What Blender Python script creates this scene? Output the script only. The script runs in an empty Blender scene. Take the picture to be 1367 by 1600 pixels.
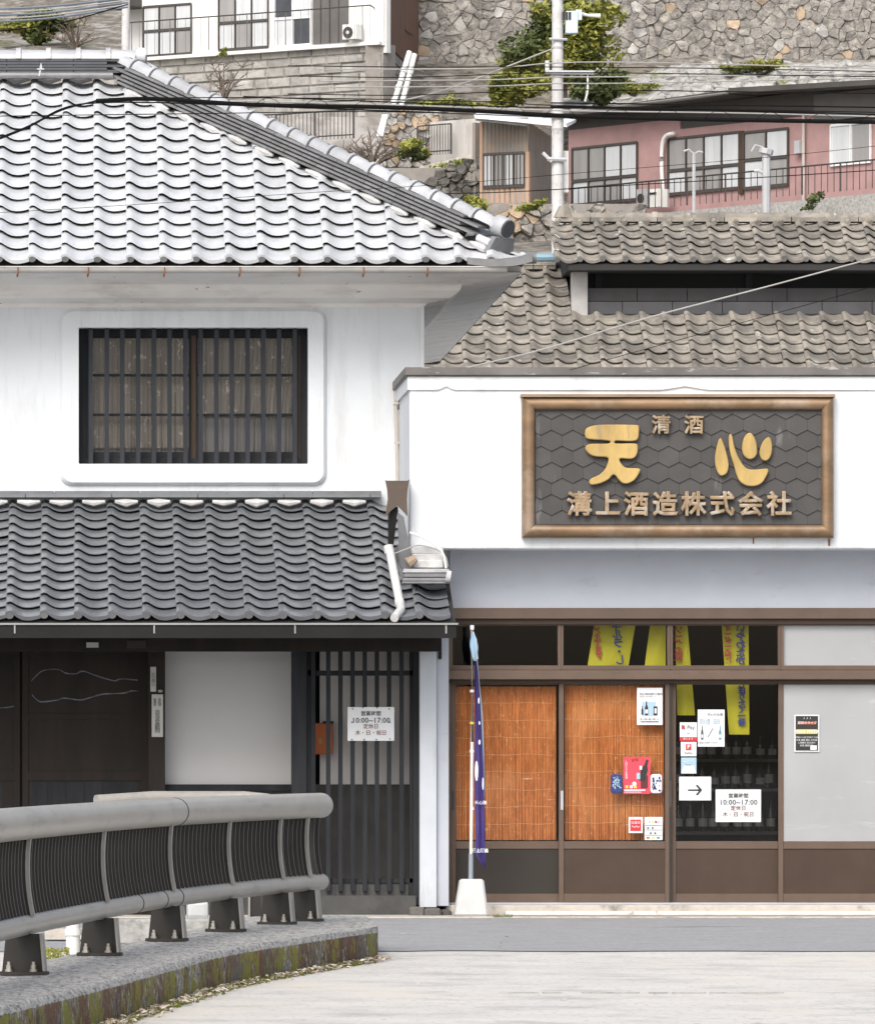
import bpy, bmesh, math, random
from mathutils import Vector, Matrix, noise
random.seed(7)
F = 11100.0; CX = 130.0; CY = 1173.0; EYE = 1.4
# ---------------- camera, world, sun, exposure ----------------
sc = bpy.context.scene
COL = sc.collection
cam = bpy.data.cameras.new('camera'); camo = bpy.data.objects.new('camera', cam); COL.objects.link(camo)
camo.location = (0, 0, EYE); camo.rotation_euler = (math.radians(90), 0, 0)
cam.sensor_fit = 'HORIZONTAL'; cam.sensor_width = 36.0; cam.lens = 36.0 * F / 1367.0
cam.shift_x = (683.5 - CX) / 1367.0; cam.shift_y = (CY - 800.0) / 1367.0
cam.clip_start = 1.0; cam.clip_end = 2000.0
sc.camera = camo
w = bpy.data.worlds.new('World'); sc.world = w; w.use_nodes = True
nt = w.node_tree
sky = nt.nodes.new('ShaderNodeTexSky'); sky.sky_type = 'NISHITA'; sky.sun_disc = False
SUN_EL, SUN_AZ = 42.0, 200.0      # azimuth clockwise from +Y: sun behind the camera
sky.sun_elevation = math.radians(SUN_EL); sky.sun_rotation = math.radians(SUN_AZ)
sky.air_density = 1.0; sky.dust_density = 4.0; sky.ozone_density = 1.0
bg = nt.nodes['Background']; bg.inputs[1].default_value = 0.15
hs = nt.nodes.new('ShaderNodeHueSaturation'); hs.inputs['Saturation'].default_value = .55   # thin high cloud
nt.links.new(sky.outputs[0], hs.inputs['Color']); nt.links.new(hs.outputs[0], bg.inputs[0])
sun = bpy.data.lights.new('sun', 'SUN'); suno = bpy.data.objects.new('sun', sun); COL.objects.link(suno)
sun.energy = 1.3; sun.angle = math.radians(32); sun.color = (1.0, 0.96, 0.9)
d = Vector((math.sin(math.radians(SUN_AZ)) * math.cos(math.radians(SUN_EL)), math.cos(math.radians(SUN_AZ)) * math.cos(math.radians(SUN_EL)), math.sin(math.radians(SUN_EL))))
suno.rotation_euler = d.to_track_quat('Z', 'Y').to_euler()
vs = sc.view_settings; vs.view_transform = 'Standard'; vs.look = 'None'; vs.gamma = 1; vs.use_curve_mapping = False
vs.exposure = 0.52
sc.cycles.max_bounces = 8; sc.cycles.transparent_max_bounces = 16

def PX(px, Y): return (px - CX) * Y / F
def PZ(py, Y): return EYE - (py - CY) * Y / F
def P(px, py, Y): return Vector((PX(px, Y), Y, PZ(py, Y)))

# ---------------- materials ----------------
MATS = {}
def new_mat(name):
    m = bpy.data.materials.new(name); m.use_nodes = True; MATS[name] = m
    return m, m.node_tree.nodes, m.node_tree.links, m.node_tree.nodes['Principled BSDF']
def ramp(N, stops):
    r = N.new('ShaderNodeValToRGB'); e = r.color_ramp.elements
    while len(e) < len(stops): e.new(0.5)
    for i, (p, c) in enumerate(stops):
        e[i].position = p; e[i].color = (c[0], c[1], c[2], 1) if hasattr(c, '__len__') else (c, c, c, 1)
    return r
def mixc(N, L, fac, a, b, mode='MIX'):
    m = N.new('ShaderNodeMix'); m.data_type = 'RGBA'; m.blend_type = mode
    if isinstance(fac, (int, float)): m.inputs[0].default_value = fac
    else: L.new(fac, m.inputs[0])
    for v, i in ((a, 6), (b, 7)):
        if hasattr(v, 'links'): L.new(v, m.inputs[i])
        else: m.inputs[i].default_value = (v[0], v[1], v[2], 1)
    return m.outputs[2]
def noise_tex(N, L, scale, stretch=(1, 1, 1), detail=4, rough=.6, offset=(0, 0, 0)):
    g = N.new('ShaderNodeNewGeometry'); mp = N.new('ShaderNodeMapping')
    mp.inputs[3].default_value = stretch; mp.inputs[1].default_value = offset
    L.new(g.outputs['Position'], mp.inputs[0])
    n = N.new('ShaderNodeTexNoise'); n.inputs['Scale'].default_value = scale; n.inputs['Detail'].default_value = detail; n.inputs['Roughness'].default_value = rough
    L.new(mp.outputs[0], n.inputs[0]); return n.outputs[0]
def pbr(name, col, rough=.6, metal=0.0, var=.12, scale=3.0, col2=None, mask=(.5, .65), mscale=2.0, mstretch=(1, 1, 1), bump=.0, bscale=40, objvar=0.0, stretch=(1, 1, 1), spec=.5, coat=0, extra=None):
    m, N, L, b = new_mat(name)
    n = noise_tex(N, L, scale, stretch)
    lo = [max(0, c * (1 - var)) for c in col]; hi = [min(1, c * (1 + var)) for c in col]
    r = ramp(N, [(.3, lo), (.7, hi)]); L.new(n, r.inputs[0]); out = r.outputs[0]
    if col2:
        n2 = noise_tex(N, L, mscale, mstretch, 6, .65, (3, 7, 1)); r2 = ramp(N, [(mask[0], 0), (mask[1], 1)]); L.new(n2, r2.inputs[0])
        out = mixc(N, L, r2.outputs[0], out, col2)
    if extra:
        for (c3, mk, ms, mst) in extra:
            n2 = noise_tex(N, L, ms, mst, 6, .65, (13, 2, 5)); r2 = ramp(N, [(mk[0], 0), (mk[1], 1)]); L.new(n2, r2.inputs[0])
            out = mixc(N, L, r2.outputs[0], out, c3)
    if objvar:
        oi = N.new('ShaderNodeObjectInfo'); mr = N.new('ShaderNodeMapRange')
        mr.inputs[3].default_value = 1 - objvar; mr.inputs[4].default_value = 1 + objvar
        L.new(oi.outputs['Random'], mr.inputs[0])
        cb = N.new('ShaderNodeCombineColor'); [L.new(mr.outputs[0], cb.inputs[i]) for i in range(3)]
        out = mixc(N, L, 1.0, out, cb.outputs[0], 'MULTIPLY')
    L.new(out, b.inputs['Base Color']); b.inputs['Roughness'].default_value = rough; b.inputs['Metallic'].default_value = metal
    b.inputs['Specular IOR Level'].default_value = spec
    if coat: b.inputs['Coat Weight'].default_value = coat
    if bump:
        bn = N.new('ShaderNodeBump'); bn.inputs['Strength'].default_value = 1.0; bn.inputs['Distance'].default_value = bump
        L.new(noise_tex(N, L, bscale), bn.inputs['Height']); L.new(bn.outputs[0], b.inputs['Normal'])
    return m
def glass(name, refl_boost=0.0, tint=(1, 1, 1)):
    m, N, L, b = new_mat(name); N.remove(b)
    out = N['Material Output']; t = N.new('ShaderNodeBsdfTransparent'); t.inputs[0].default_value = (*tint, 1)
    g = N.new('ShaderNodeBsdfGlossy'); g.inputs['Roughness'].default_value = .02
    fr = N.new('ShaderNodeFresnel'); fr.inputs[0].default_value = 1.5 + refl_boost
    mx = N.new('ShaderNodeMixShader'); L.new(fr.outputs[0], mx.inputs[0]); L.new(t.outputs[0], mx.inputs[1]); L.new(g.outputs[0], mx.inputs[2]); L.new(mx.outputs[0], out.inputs[0])
    return m
plaster = pbr('white_plaster', (.655, .685, .715), .85, var=.05, scale=1.2, col2=(.52, .53, .54), mask=(.50, .78), mscale=2.2, mstretch=(2.2, 1, .3), bump=.004, bscale=12, extra=[((.40, .39, .38), (.69, .73), 9, (1, 1, .8)), ((.48, .45, .41), (.62, .8), 5, (3, 1, .25))])
soffit = pbr('soffit_plaster', (.82, .80, .77), .9, var=.05, scale=3, col2=(.60, .56, .51), mask=(.52, .75), mscale=3, mstretch=(.5, 1, 2), bump=.002, extra=[((.10, .09, .08), (.665, .68), 5, (1.2, 1, 5))])
ptile = pbr('silver_roof_tile', (.61, .625, .645), .30, var=.08, scale=6, col2=(.44, .46, .49), mask=(.52, .78), mscale=3.2, mstretch=(2.2, .8, .8), bump=.0015, bscale=25, objvar=.09, metal=.0, spec=.9, coat=.3)
ptile2 = pbr('dark_roof_tile', (.155, .164, .180), .30, var=.12, scale=5, col2=(.12, .125, .135), mask=(.5, .75), mscale=3.5, mstretch=(2, 1, 1), bump=.001, bscale=30, objvar=.07, spec=.7)
btile = pbr('weathered_brown_tile', (.27, .245, .21), .85, var=.25, scale=5, col2=(.17, .158, .14), mask=(.45, .6), mscale=4, bump=.004, bscale=30, objvar=.25, extra=[((.45, .45, .43), (.63, .68), 6, (1, 1, 1))])
underlay = pbr('roof_underlay', (.03, .03, .03), .9)
noshi = pbr('ridge_tile_dark', (.17, .172, .178), .38, var=.2, scale=8, objvar=.15, spec=.5)
mortar = pbr('white_mortar', (.50, .50, .50), .9, var=.2, scale=9, bump=.008, bscale=20)
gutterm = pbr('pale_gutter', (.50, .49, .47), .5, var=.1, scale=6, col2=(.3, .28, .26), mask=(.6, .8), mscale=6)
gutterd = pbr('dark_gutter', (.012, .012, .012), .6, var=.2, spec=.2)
steel_lip = pbr('bright_lip', (.26, .26, .26), .4, var=.1)
darkwood = pbr('dark_wood', (.026, .028, .032), .8, spec=.2, var=.3, scale=8, stretch=(1, 1, .15), bump=.002)
darkwood2 = pbr('dark_brown_wood', (.016, .0115, .0095), .6, spec=.25, var=.35, scale=6, stretch=(1, 1, .2), objvar=.1)
grille_m = pbr('grille_bar_wood', (.030, .033, .040), .7, spec=.25, var=.2, scale=9, stretch=(1, 1, .1))
brownwood = pbr('brown_wood', (.06, .036, .022), .7, var=.3, scale=9, stretch=(1, 1, .15))
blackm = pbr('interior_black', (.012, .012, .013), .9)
greypanel = pbr('grey_plaster_panel', (.50, .50, .505), .9, var=.03, scale=1.5)
greyboard = pbr('grey_board', (.07, .07, .07), .8, spec=.2, var=.15, scale=4, col2=(.10, .098, .095), mask=(.5, .7))
curtainm = pbr('curtain_cloth', (.18, .165, .15), .9, var=.2, scale=4, stretch=(6, 1, .3), col2=(.42, .38, .33), mask=(.60, .64), mscale=17, mstretch=(1, 1, .7))
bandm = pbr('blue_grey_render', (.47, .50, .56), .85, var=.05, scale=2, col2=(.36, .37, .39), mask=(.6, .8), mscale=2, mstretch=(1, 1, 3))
alum = pbr('bronze_aluminium', (.120, .084, .064), .5, spec=.3, var=.10, scale=6, stretch=(1, 1, 1), objvar=.08)
kick = pbr('brown_kick_panel', (.062, .041, .030), .55, spec=.25, var=.12, scale=3)
kickg = pbr('dark_kick_panel', (.036, .031, .027), .55, spec=.25, var=.1, scale=3)
glassm = glass('window_glass', -.22)
frost = pbr('frosted_glass', (.35, .36, .37), .3, var=.10, scale=.8, col2=(.42, .43, .44), mask=(.6, .68), mscale=3.5, mstretch=(.5, 1, 3), spec=.5)
concrete = pbr('concrete', (.36, .355, .34), .9, var=.25, scale=12, col2=(.22, .21, .2), mask=(.5, .7), mscale=14, bump=.006, bscale=60)
sill_c = pbr('sill_concrete', (.50, .46, .41), .9, var=.15, scale=8, col2=(.25, .23, .2), mask=(.52, .7), mscale=5, bump=.003)
asphalt = pbr('asphalt', (.29, .292, .298), .9, var=.12, scale=3, col2=(.37, .37, .37), mask=(.5, .7), mscale=26, bump=.004, bscale=90, mstretch=(.8, .3, 1), extra=[((.12, .12, .12), (.64, .72), .9, (.6, 2, 1))])
deck = pbr('pale_concrete_deck', (.58, .56, .525), .9, var=.08, scale=1.2, col2=(.30, .30, .295), mask=(.50, .80), mscale=2.0, mstretch=(.8, .6, 1), bump=.003, bscale=60, extra=[((.36, .355, .345), (.56, .66), 30, (.8, .35, 1)), ((.30, .295, .29), (.66, .72), 5, (.5, .6, 1)), ((.64, .59, .51), (.55, .75), .7, (1, .4, 1))])
earth = pbr('hillside_earth', (.17, .15, .125), .95, var=.5, scale=3, col2=(.14, .15, .06), mask=(.56, .66), mscale=.8, bump=.05, bscale=3, extra=[((.33, .31, .28), (.5, .6), 1.6, (1, 1, 1)), ((.06, .05, .04), (.58, .66), 3, (1, 1, 1)), ((.24, .11, .05), (.66, .72), .8, (1, 1, 1))])
stone = pbr('rubble_stone', (.30, .28, .255), .95, var=.35, scale=4.5, col2=(.18, .17, .16), mask=(.46, .64), mscale=4, bump=.10, bscale=5, objvar=.13, extra=[((.40, .37, .32), (.58, .66), 3, (1, 1, 1)), ((.13, .125, .115), (.60, .66), 2.2, (1, 1, 1.6)), ((.22, .21, .12), (.64, .72), .6, (1, 1, 1))])
stone_o = pbr('ochre_stone', (.34, .265, .19), .95, var=.3, scale=3, bump=.03, bscale=6, objvar=.25)
stone_p = pbr('pale_stone', (.38, .37, .35), .95, var=.3, scale=3, col2=(.25, .24, .23), mask=(.5, .65), mscale=3, bump=.03, bscale=6, objvar=.2)
stone_d = pbr('dark_stone', (.13, .125, .115), .95, var=.4, scale=3, col2=(.2, .19, .17), mask=(.5, .65), mscale=3, bump=.04, bscale=6, objvar=.3)
joint = pbr('wall_joint', (.27, .25, .23), .95, var=.2, scale=3)
block = pbr('ashlar_block', (.36, .35, .33), .95, var=.2, scale=2.6, col2=(.27, .26, .245), mask=(.48, .64), mscale=2.5, bump=.04, bscale=5, objvar=.14)
bronze = pbr('sign_bronze', (.215, .138, .078), .42, metal=.35, var=.25, scale=3, stretch=(1, 1, 3), col2=(.32, .25, .19), mask=(.5, .7), mscale=2)
signgrey = pbr('sign_slate', (.060, .057, .056), .75, var=.15, scale=4, col2=(.16, .16, .16), mask=(.62, .75), mscale=3, mstretch=(3, 1, .6), objvar=.12)
gold = pbr('gold_leaf', (.47, .325, .115), .6, metal=.1, var=.25, scale=5, stretch=(1, 1, .4), col2=(.30, .22, .13), mask=(.56, .72), mscale=5, mstretch=(2, 1, .5))
copper = pbr('copper_letter', (.29, .205, .12), .6, metal=.2, var=.3, scale=9, col2=(.42, .38, .33), mask=(.5, .65), mscale=14)
rust = pbr('rust', (.25, .10, .04), .9)
white_paper = pbr('white_paper', (.70, .72, .74), .6, var=.01)
ink = pbr('black_ink', (.02, .02, .02), .6, var=0)
ink_grey = pbr('grey_ink', (.07, .075, .09), .6, var=0)
ink_red = pbr('red_ink', (.55, .03, .04), .6, var=0)
ink_blue = pbr('blue_ink', (.02, .035, .16), .6, var=0)
ink_lblue = pbr('pale_blue_ink', (.35, .50, .62), .6, var=0)
ink_yel = pbr('yellow_ink', (.65, .55, .1), .6, var=0)
ink_teal = pbr('teal_ink', (.1, .28, .3), .6, var=0)
poster_red = pbr('poster_red', (.65, .055, .09), .5, var=.03)
yellow = pbr('yellow_banner', (.44, .41, .012), .7, var=.05)
blind = pbr('bamboo_blind', (.58, .215, .062), .75, var=.22, scale=4, stretch=(9, 1, 1.5), col2=(.44, .15, .04), mask=(.48, .66), mscale=5, mstretch=(6, 1, 1), extra=[((.74, .42, .20), (.58, .66), 16, (2.5, 1, 1.2)), ((.70, .34, .13), (.5, .75), 1.3, (1, 1, 1)), ((.78, .60, .42), (.64, .70), 7, (.5, 1, 4))])
cord = pbr('blind_cord', (.68, .40, .2), .9)
purple = pbr('purple_cloth', (.055, .035, .17), .7, var=.12, scale=6)
clothw = pbr('white_cloth', (.75, .78, .82), .8)
clothb = pbr('pale_blue_cloth', (.42, .58, .72), .8)
polew = pbr('white_pole', (.72, .68, .62), .4, var=.1)
polec = pbr('utility_pole_concrete', (.58, .57, .57), .8, var=.12, scale=4, col2=(.40, .39, .38), mask=(.55, .7), mscale=5)
basew = pbr('white_block_base', (.50, .51, .51), .6, var=.08, scale=6, col2=(.4, .4, .38), mask=(.62, .75), mscale=8)
railm = pbr('rail_pipe', (.37, .35, .315), .38, stretch=(1, .1, 1), mstretch=(1, .12, 1), var=.06, scale=7, metal=.15, col2=(.30, .288, .265), mask=(.5, .75), mscale=9, extra=[((.20, .15, .11), (.69, .73), 13, (1, .25, 1)), ((.26, .25, .235), (.55, .7), 3, (1, .3, 3))])
railp = pbr('rail_plate_dark', (.034, .032, .030), .6, spec=.3, var=.15, scale=5, metal=.2)
raile = pbr('rail_flange', (.30, .285, .265), .55, var=.15, scale=5, metal=.2)
boltm = pbr('bolt_zinc', (.42, .39, .35), .5, metal=.5, var=.2, scale=30)
pink = pbr('pink_wall', (.38, .235, .23), .9, var=.12, scale=2, col2=(.37, .235, .215), mask=(.5, .7), mscale=.8, objvar=.05)
housew = pbr('house_white', (.78, .78, .76), .9, var=.05, scale=1)
corr_m = pbr('corrugated_metal', (.27, .25, .23), .6, var=.15, scale=1.5, col2=(.33, .24, .17), mask=(.5, .7), mscale=.8)
corr_o = pbr('timber_panel', (.42, .28, .2), .8, var=.15, scale=2, stretch=(4, 1, .4))
roofw = pbr('white_metal_roof', (.75, .76, .78), .5, var=.06)
roofd = pbr('dark_metal_roof', (.07, .065, .06), .7, var=.25, scale=1)
rustwall = pbr('rust_brown_wall', (.16, .085, .055), .8, var=.25, scale=1.5, stretch=(3, 3, .5))
frame_d = pbr('dark_window_frame', (.07, .06, .055), .5, var=.1)
frame_g = pbr('grey_window_frame', (.2, .19, .18), .5, var=.1)
frame_w = pbr('white_window_frame', (.75, .76, .77), .5, var=.03)
pane_w = pbr('curtained_pane', (.56, .58, .60), .15, var=.10, scale=1.2, stretch=(4, 4, .3), spec=.6)
pane_g = pbr('grey_pane', (.30, .295, .29), .15, var=.12, scale=1.2, stretch=(3, 3, .3), spec=.6)
pane_d = pbr('dark_pane', (.05, .055, .065), .1, var=.2, spec=.6)
shutter = pbr('grey_shutter', (.12, .115, .11), .6, var=.1)
metal_dk = pbr('dark_iron', (.05, .045, .042), .6, var=.2)
metal_lt = pbr('grey_galvanised', (.42, .43, .45), .5, var=.1)
boxblue = pbr('pale_blue_box', (.55, .66, .72), .5, var=.08)
wirem = pbr('black_cable', (.008, .008, .008), .9, spec=.1, var=.1)
wirel = pbr('pale_cable', (.33, .32, .31), .6, var=.1)
pvc = pbr('white_pvc', (.70, .70, .69), .45, var=.06)
pvcg = pbr('beige_pvc', (.46, .42, .38), .5, var=.1)
pvcgrey = pbr('grey_pvc_pipe', (.55, .55, .54), .5, var=.1)
hopperm = pbr('brown_hopper', (.085, .06, .045), .55, var=.15, scale=3)
flash = pbr('metal_flashing', (.14, .145, .155), .45, var=.25, scale=4, metal=.3)
leaf1 = pbr('leaf_green', (.25, .26, .05), .7, var=.35, scale=1.5, col2=(.10, .13, .03), mask=(.5, .62), mscale=1.2, extra=[((.32, .28, .05), (.56, .64), 2.5, (1, 1, 1))])
leaf_d = pbr('leaf_dark_green', (.09, .115, .035), .7, var=.35, scale=1.5)
twig = pbr('bare_twig', (.14, .11, .09), .9, var=.2)
litter = pbr('dry_leaf', (.33, .25, .17), .9, var=.5, scale=25, col2=(.60, .54, .46), mask=(.45, .5), mscale=18)
moss = pbr('moss', (.11, .125, .02), .95, var=.4, scale=20, bump=.01)
orange = pbr('orange_box', (.50, .12, .02), .5, var=.1)
bottle_m = pbr('bottle_glass', (.02, .025, .02), .15, var=0)
label_m = pbr('bottle_label', (.30, .30, .28), .6, var=.1)
# curb face: rough concrete with vertical moss and rust-coloured runs
def curb_mat():
    m, N, L, b = new_mat('mossy_curb')
    base = noise_tex(N, L, 38, (1, .22, 1), 5, .8); r = ramp(N, [(.36, (.10, .098, .094)), (.50, (.34, .33, .315)), (.68, (.54, .53, .51))]); L.new(base, r.inputs[0])
    col = r.outputs[0]
    g = N.new('ShaderNodeNewGeometry'); sep = N.new('ShaderNodeSeparateXYZ'); L.new(g.outputs['Position'], sep.inputs[0])
    zr = N.new('ShaderNodeMapRange'); zr.inputs[1].default_value = .216; zr.inputs[2].default_value = .18; L.new(sep.outputs[2], zr.inputs[0])
    def lay(c, scale, st, lo, hi, off, fine=7):
        nonlocal col
        n = noise_tex(N, L, scale, st, 3, .6, off); n2 = noise_tex(N, L, fine, (3.2, 2.0, 1.7), 6, .75, off)
        a = N.new('ShaderNodeMath'); a.operation = 'MULTIPLY_ADD'; L.new(n2, a.inputs[0]); a.inputs[1].default_value = 1.5; L.new(n, a.inputs[2])
        q = N.new('ShaderNodeMath'); q.operation = 'MULTIPLY'; L.new(a.outputs[0], q.inputs[0]); L.new(zr.outputs[0], q.inputs[1])
        hf = N.new('ShaderNodeMath'); hf.operation = 'MULTIPLY'; hf.inputs[1].default_value = .5; L.new(q.outputs[0], hf.inputs[0]); rr = ramp(N, [(lo, 0), (hi, 1)]); L.new(hf.outputs[0], rr.inputs[0]); col = mixc(N, L, rr.outputs[0], col, c)
    lay((.10, .09, .08), .9, (2, 1.3, 1.6), .53, .64, (5, 5, 5), 9)
    lay((.105, .05, .024), .9, (3, 2, 1.0), .585, .645, (0, 0, 0), 6)
    lay((.17, .16, .012), 1.0, (3, 2, .8), .615, .665, (9, 4, 0), 6)
    lay((.03, .024, .018), 1.8, (3, 2, 1.0), .69, .74, (2, 14, 0), 12)
    L.new(col, b.inputs['Base Color']); b.inputs['Roughness'].default_value = .95
    bn = N.new('ShaderNodeBump'); bn.inputs['Distance'].default_value = .012; L.new(noise_tex(N, L, 40, (1, .25, 1)), bn.inputs['Height']); L.new(bn.outputs[0], b.inputs['Normal'])
    return m
curbm = curb_mat()

# ---------------- mesh helpers ----------------
class MB:
    def __init__(s): s.v = []; s.f = []
    def add(s, vs, fs):
        o = len(s.v); s.v += [tuple(v) for v in vs]; s.f += [tuple(i + o for i in f) for f in fs]; return s
    def box(s, x0, x1, y0, y1, z0, z1):
        return s.add([(x0, y0, z0), (x1, y0, z0), (x1, y1, z0), (x0, y1, z0), (x0, y0, z1), (x1, y0, z1), (x1, y1, z1), (x0, y1, z1)],
                     [(0, 3, 2, 1), (4, 5, 6, 7), (0, 1, 5, 4), (1, 2, 6, 5), (2, 3, 7, 6), (3, 0, 4, 7)])
    def pbox(s, px0, px1, py0, py1, Y, dep):     # front face at depth Y, going back by dep
        return s.box(PX(px0, Y), PX(px1, Y), Y, Y + dep, PZ(py1, Y), PZ(py0, Y))
    def hexa(s, a, b):                            # two quads (4 pts each) joined to a solid
        return s.add(list(a) + list(b), [(0, 1, 2, 3), (7, 6, 5, 4), (0, 4, 5, 1), (1, 5, 6, 2), (2, 6, 7, 3), (3, 7, 4, 0)])
    def prism(s, pts, off):                       # pts: list of 3D points of a planar polygon, off: vector
        n = len(pts); a = [Vector(p) for p in pts]; b = [p + Vector(off) for p in a]
        return s.add(a + b, [tuple(range(n)), tuple(range(2 * n - 1, n - 1, -1))] + [(i, i + n, (i + 1) % n + n, (i + 1) % n) for i in range(n)])
    def tube(s, path, r, n=8, cap=True):
        path = [Vector(p) for p in path]; m = len(path); o = len(s.v); up = Vector((0, 0, 1))
        rs = r if hasattr(r, '__len__') else [r] * m
        for i, p in enumerate(path):
            t = (path[min(i + 1, m - 1)] - path[max(i - 1, 0)]).normalized()
            a = t.cross(up)
            if a.length < 1e-3: a = t.cross(Vector((1, 0, 0)))
            a.normalize(); b = a.cross(t)
            for k in range(n):
                an = 2 * math.pi * k / n; s.v.append(tuple(p + a * math.cos(an) * rs[i] + b * math.sin(an) * rs[i]))
        for i in range(m - 1):
            for k in range(n):
                s.f.append((o + i * n + k, o + i * n + (k + 1) % n, o + (i + 1) * n + (k + 1) % n, o + (i + 1) * n + k))
        if cap: s.f.append(tuple(o + k for k in range(n))[::-1]); s.f.append(tuple(o + (m - 1) * n + k for k in range(n)))
        return s
    def lathe(s, c, prof, n=12):
        o = len(s.v)
        for (r, z) in prof:
            for k in range(n):
                a = 2 * math.pi * k / n; s.v.append((c[0] + r * math.cos(a), c[1] + r * math.sin(a), c[2] + z))
        for i in range(len(prof) - 1):
            for k in range(n): s.f.append((o + i * n + k, o + i * n + (k + 1) % n, o + (i + 1) * n + (k + 1) % n, o + (i + 1) * n + k))
        s.f.append(tuple(o + k for k in range(n))[::-1]); s.f.append(tuple(o + (len(prof) - 1) * n + k for k in range(n)))
        return s
    def mesh(s, name, mat, smooth=False, center=True):
        c = Vector((0, 0, 0))
        if center and s.v:
            mn = [min(v[i] for v in s.v) for i in range(3)]; mx = [max(v[i] for v in s.v) for i in range(3)]
            c = Vector([(a + b) / 2 for a, b in zip(mn, mx)])
        me = bpy.data.meshes.new(name); me.from_pydata([(v[0] - c.x, v[1] - c.y, v[2] - c.z) for v in s.v], [], s.f); me.update()
        if mat: me.materials.append(mat)
        if smooth:
            me.polygons.foreach_set('use_smooth', [True] * len(me.polygons))
            me.set_sharp_from_angle(angle=math.radians(40))
        return me, c
    def build(s, name, mat, parent=None, smooth=False, bevel=0, **kw):
        me, c = s.mesh(name, mat, smooth)
        bm = bmesh.new(); bm.from_mesh(me); bmesh.ops.recalc_face_normals(bm, faces=bm.faces); 
        if bevel:
            bmesh.ops.remove_doubles(bm, verts=bm.verts, dist=1e-5)
            es = [e for e in bm.edges if len(e.link_faces) == 2 and e.calc_face_angle(0) > .6]
            bmesh.ops.bevel(bm, geom=es, offset=bevel, segments=1 if bevel < .02 else 2, affect='EDGES', profile=.6)
        bm.to_mesh(me); bm.free()
        return link(name, me, parent, c, **kw)
def wloc(o):
    v = Vector(o.location)
    return o['_w'] if False else (o.matrix_basis.translation + (wl(o.parent) - wl(o.parent) if o.parent else Vector((0, 0, 0))))
def wl(o): return Vector(o.location)
def link(name, data, parent=None, loc=(0, 0, 0), rot=None, scale=None, label=None, cat=None, group=None, kind=None):
    o = bpy.data.objects.new(name, data); COL.objects.link(o); o.location = loc
    if rot: o.rotation_euler = rot
    if scale: o.scale = scale
    if parent:
        o.parent = parent; o.matrix_parent_inverse = Matrix.Translation(-Vector(parent.location))
    if label: o['label'] = label
    if cat: o['category'] = cat
    if group: o['group'] = group
    if kind: o['kind'] = kind
    return o
def thing(name, loc, label, cat, group=None):
    return link(name, None, None, loc, label=label, cat=cat, group=group)
def struct(name, mb, mat, **kw): return mb.build(name, mat, kind='structure', **kw)
def crom(pts, k=6, closed=False):
    out = []; n = len(pts); P_ = [Vector(p) for p in pts]
    rng = range(n) if closed else range(n - 1)
    for i in rng:
        p0 = P_[(i - 1) % n] if closed or i > 0 else P_[0] * 2 - P_[1]
        p1 = P_[i]; p2 = P_[(i + 1) % n]
        p3 = P_[(i + 2) % n] if closed or i + 2 < n else P_[-1] * 2 - P_[-2]
        for j in range(k):
            t = j / k; out.append(.5 * ((2 * p1) + (p2 - p0) * t + (2 * p0 - 5 * p1 + 4 * p2 - p3) * t * t + (3 * p1 - p0 - 3 * p2 + p3) * t ** 3))
    if not closed: out.append(P_[-1])
    return out
def grid_wall(mb, x0, x1, z0, z1, holes, Y, dep):
    xs = sorted({x0, x1, *[h[0] for h in holes], *[h[1] for h in holes]}); zs = sorted({z0, z1, *[h[2] for h in holes], *[h[3] for h in holes]})
    for a, b in zip(xs, xs[1:]):
        for c, d_ in zip(zs, zs[1:]):
            mx, mz = (a + b) / 2, (c + d_) / 2
            if mx < x0 or mx > x1 or mz < z0 or mz > z1: continue
            if any(h[0] < mx < h[1] and h[2] < mz < h[3] for h in holes): continue
            mb.box(a, b, Y, Y + dep, c, d_)
    return mb
def text(s, px, py, Y, hpx, mat, parent, name='lettering', ext=.0006, bold=0.0, mirror=False, align='CENTER', xs=1.0, rotz=0, bevel=0, vertical=False, chsp=1.0, **kw):
    """text whose character height is about hpx photo pixels, centred at px,py"""
    cu = bpy.data.curves.new(name, 'FONT')
    cu.body = '\n'.join(s) if vertical else s
    cu.align_x = align; cu.align_y = 'CENTER'; cu.size = hpx * Y / F * 1.08; cu.extrude = ext; cu.offset = bold; cu.resolution_u = 2; cu.space_character = chsp
    if vertical: cu.space_line = .82
    if bevel: cu.bevel_depth = bevel; cu.bevel_resolution = 1
    cu.materials.append(mat)
    o = link(name, cu, parent, P(px, py, Y), rot=(math.radians(90), rotz, 0), scale=(-xs if mirror else xs, 1, 1), **kw)
    return o

# ---------------- ground ----------------
struct('ground', MB().add([(-400, -300, -.004), (400, -300, -.004), (400, 900, -.004), (-400, 900, -.004)], [(0, 1, 2, 3)]), deck)
YA, YB = 49.5, 59.25
mb = MB(); n = 60
xs = [-60 + 120 * i / n for i in range(n + 1)]
vsx = []
for i in range(241):
    x = -30 + .25 * i
    vsx += [(x, YA + .25 * noise.noise(Vector((x * 1.3, 0, 0))) + .12 * noise.noise(Vector((x * 5, 3, 0))) + (.0), .002), (x, YB, .002)]
mb.add(vsx, [(2 * i, 2 * i + 2, 2 * i + 3, 2 * i + 1) for i in range(240)])
struct('road', mb, asphalt)
struct('pavement', MB().box(-4, 40, YB, 59.95, -.1, .012), sill_c)
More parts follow.
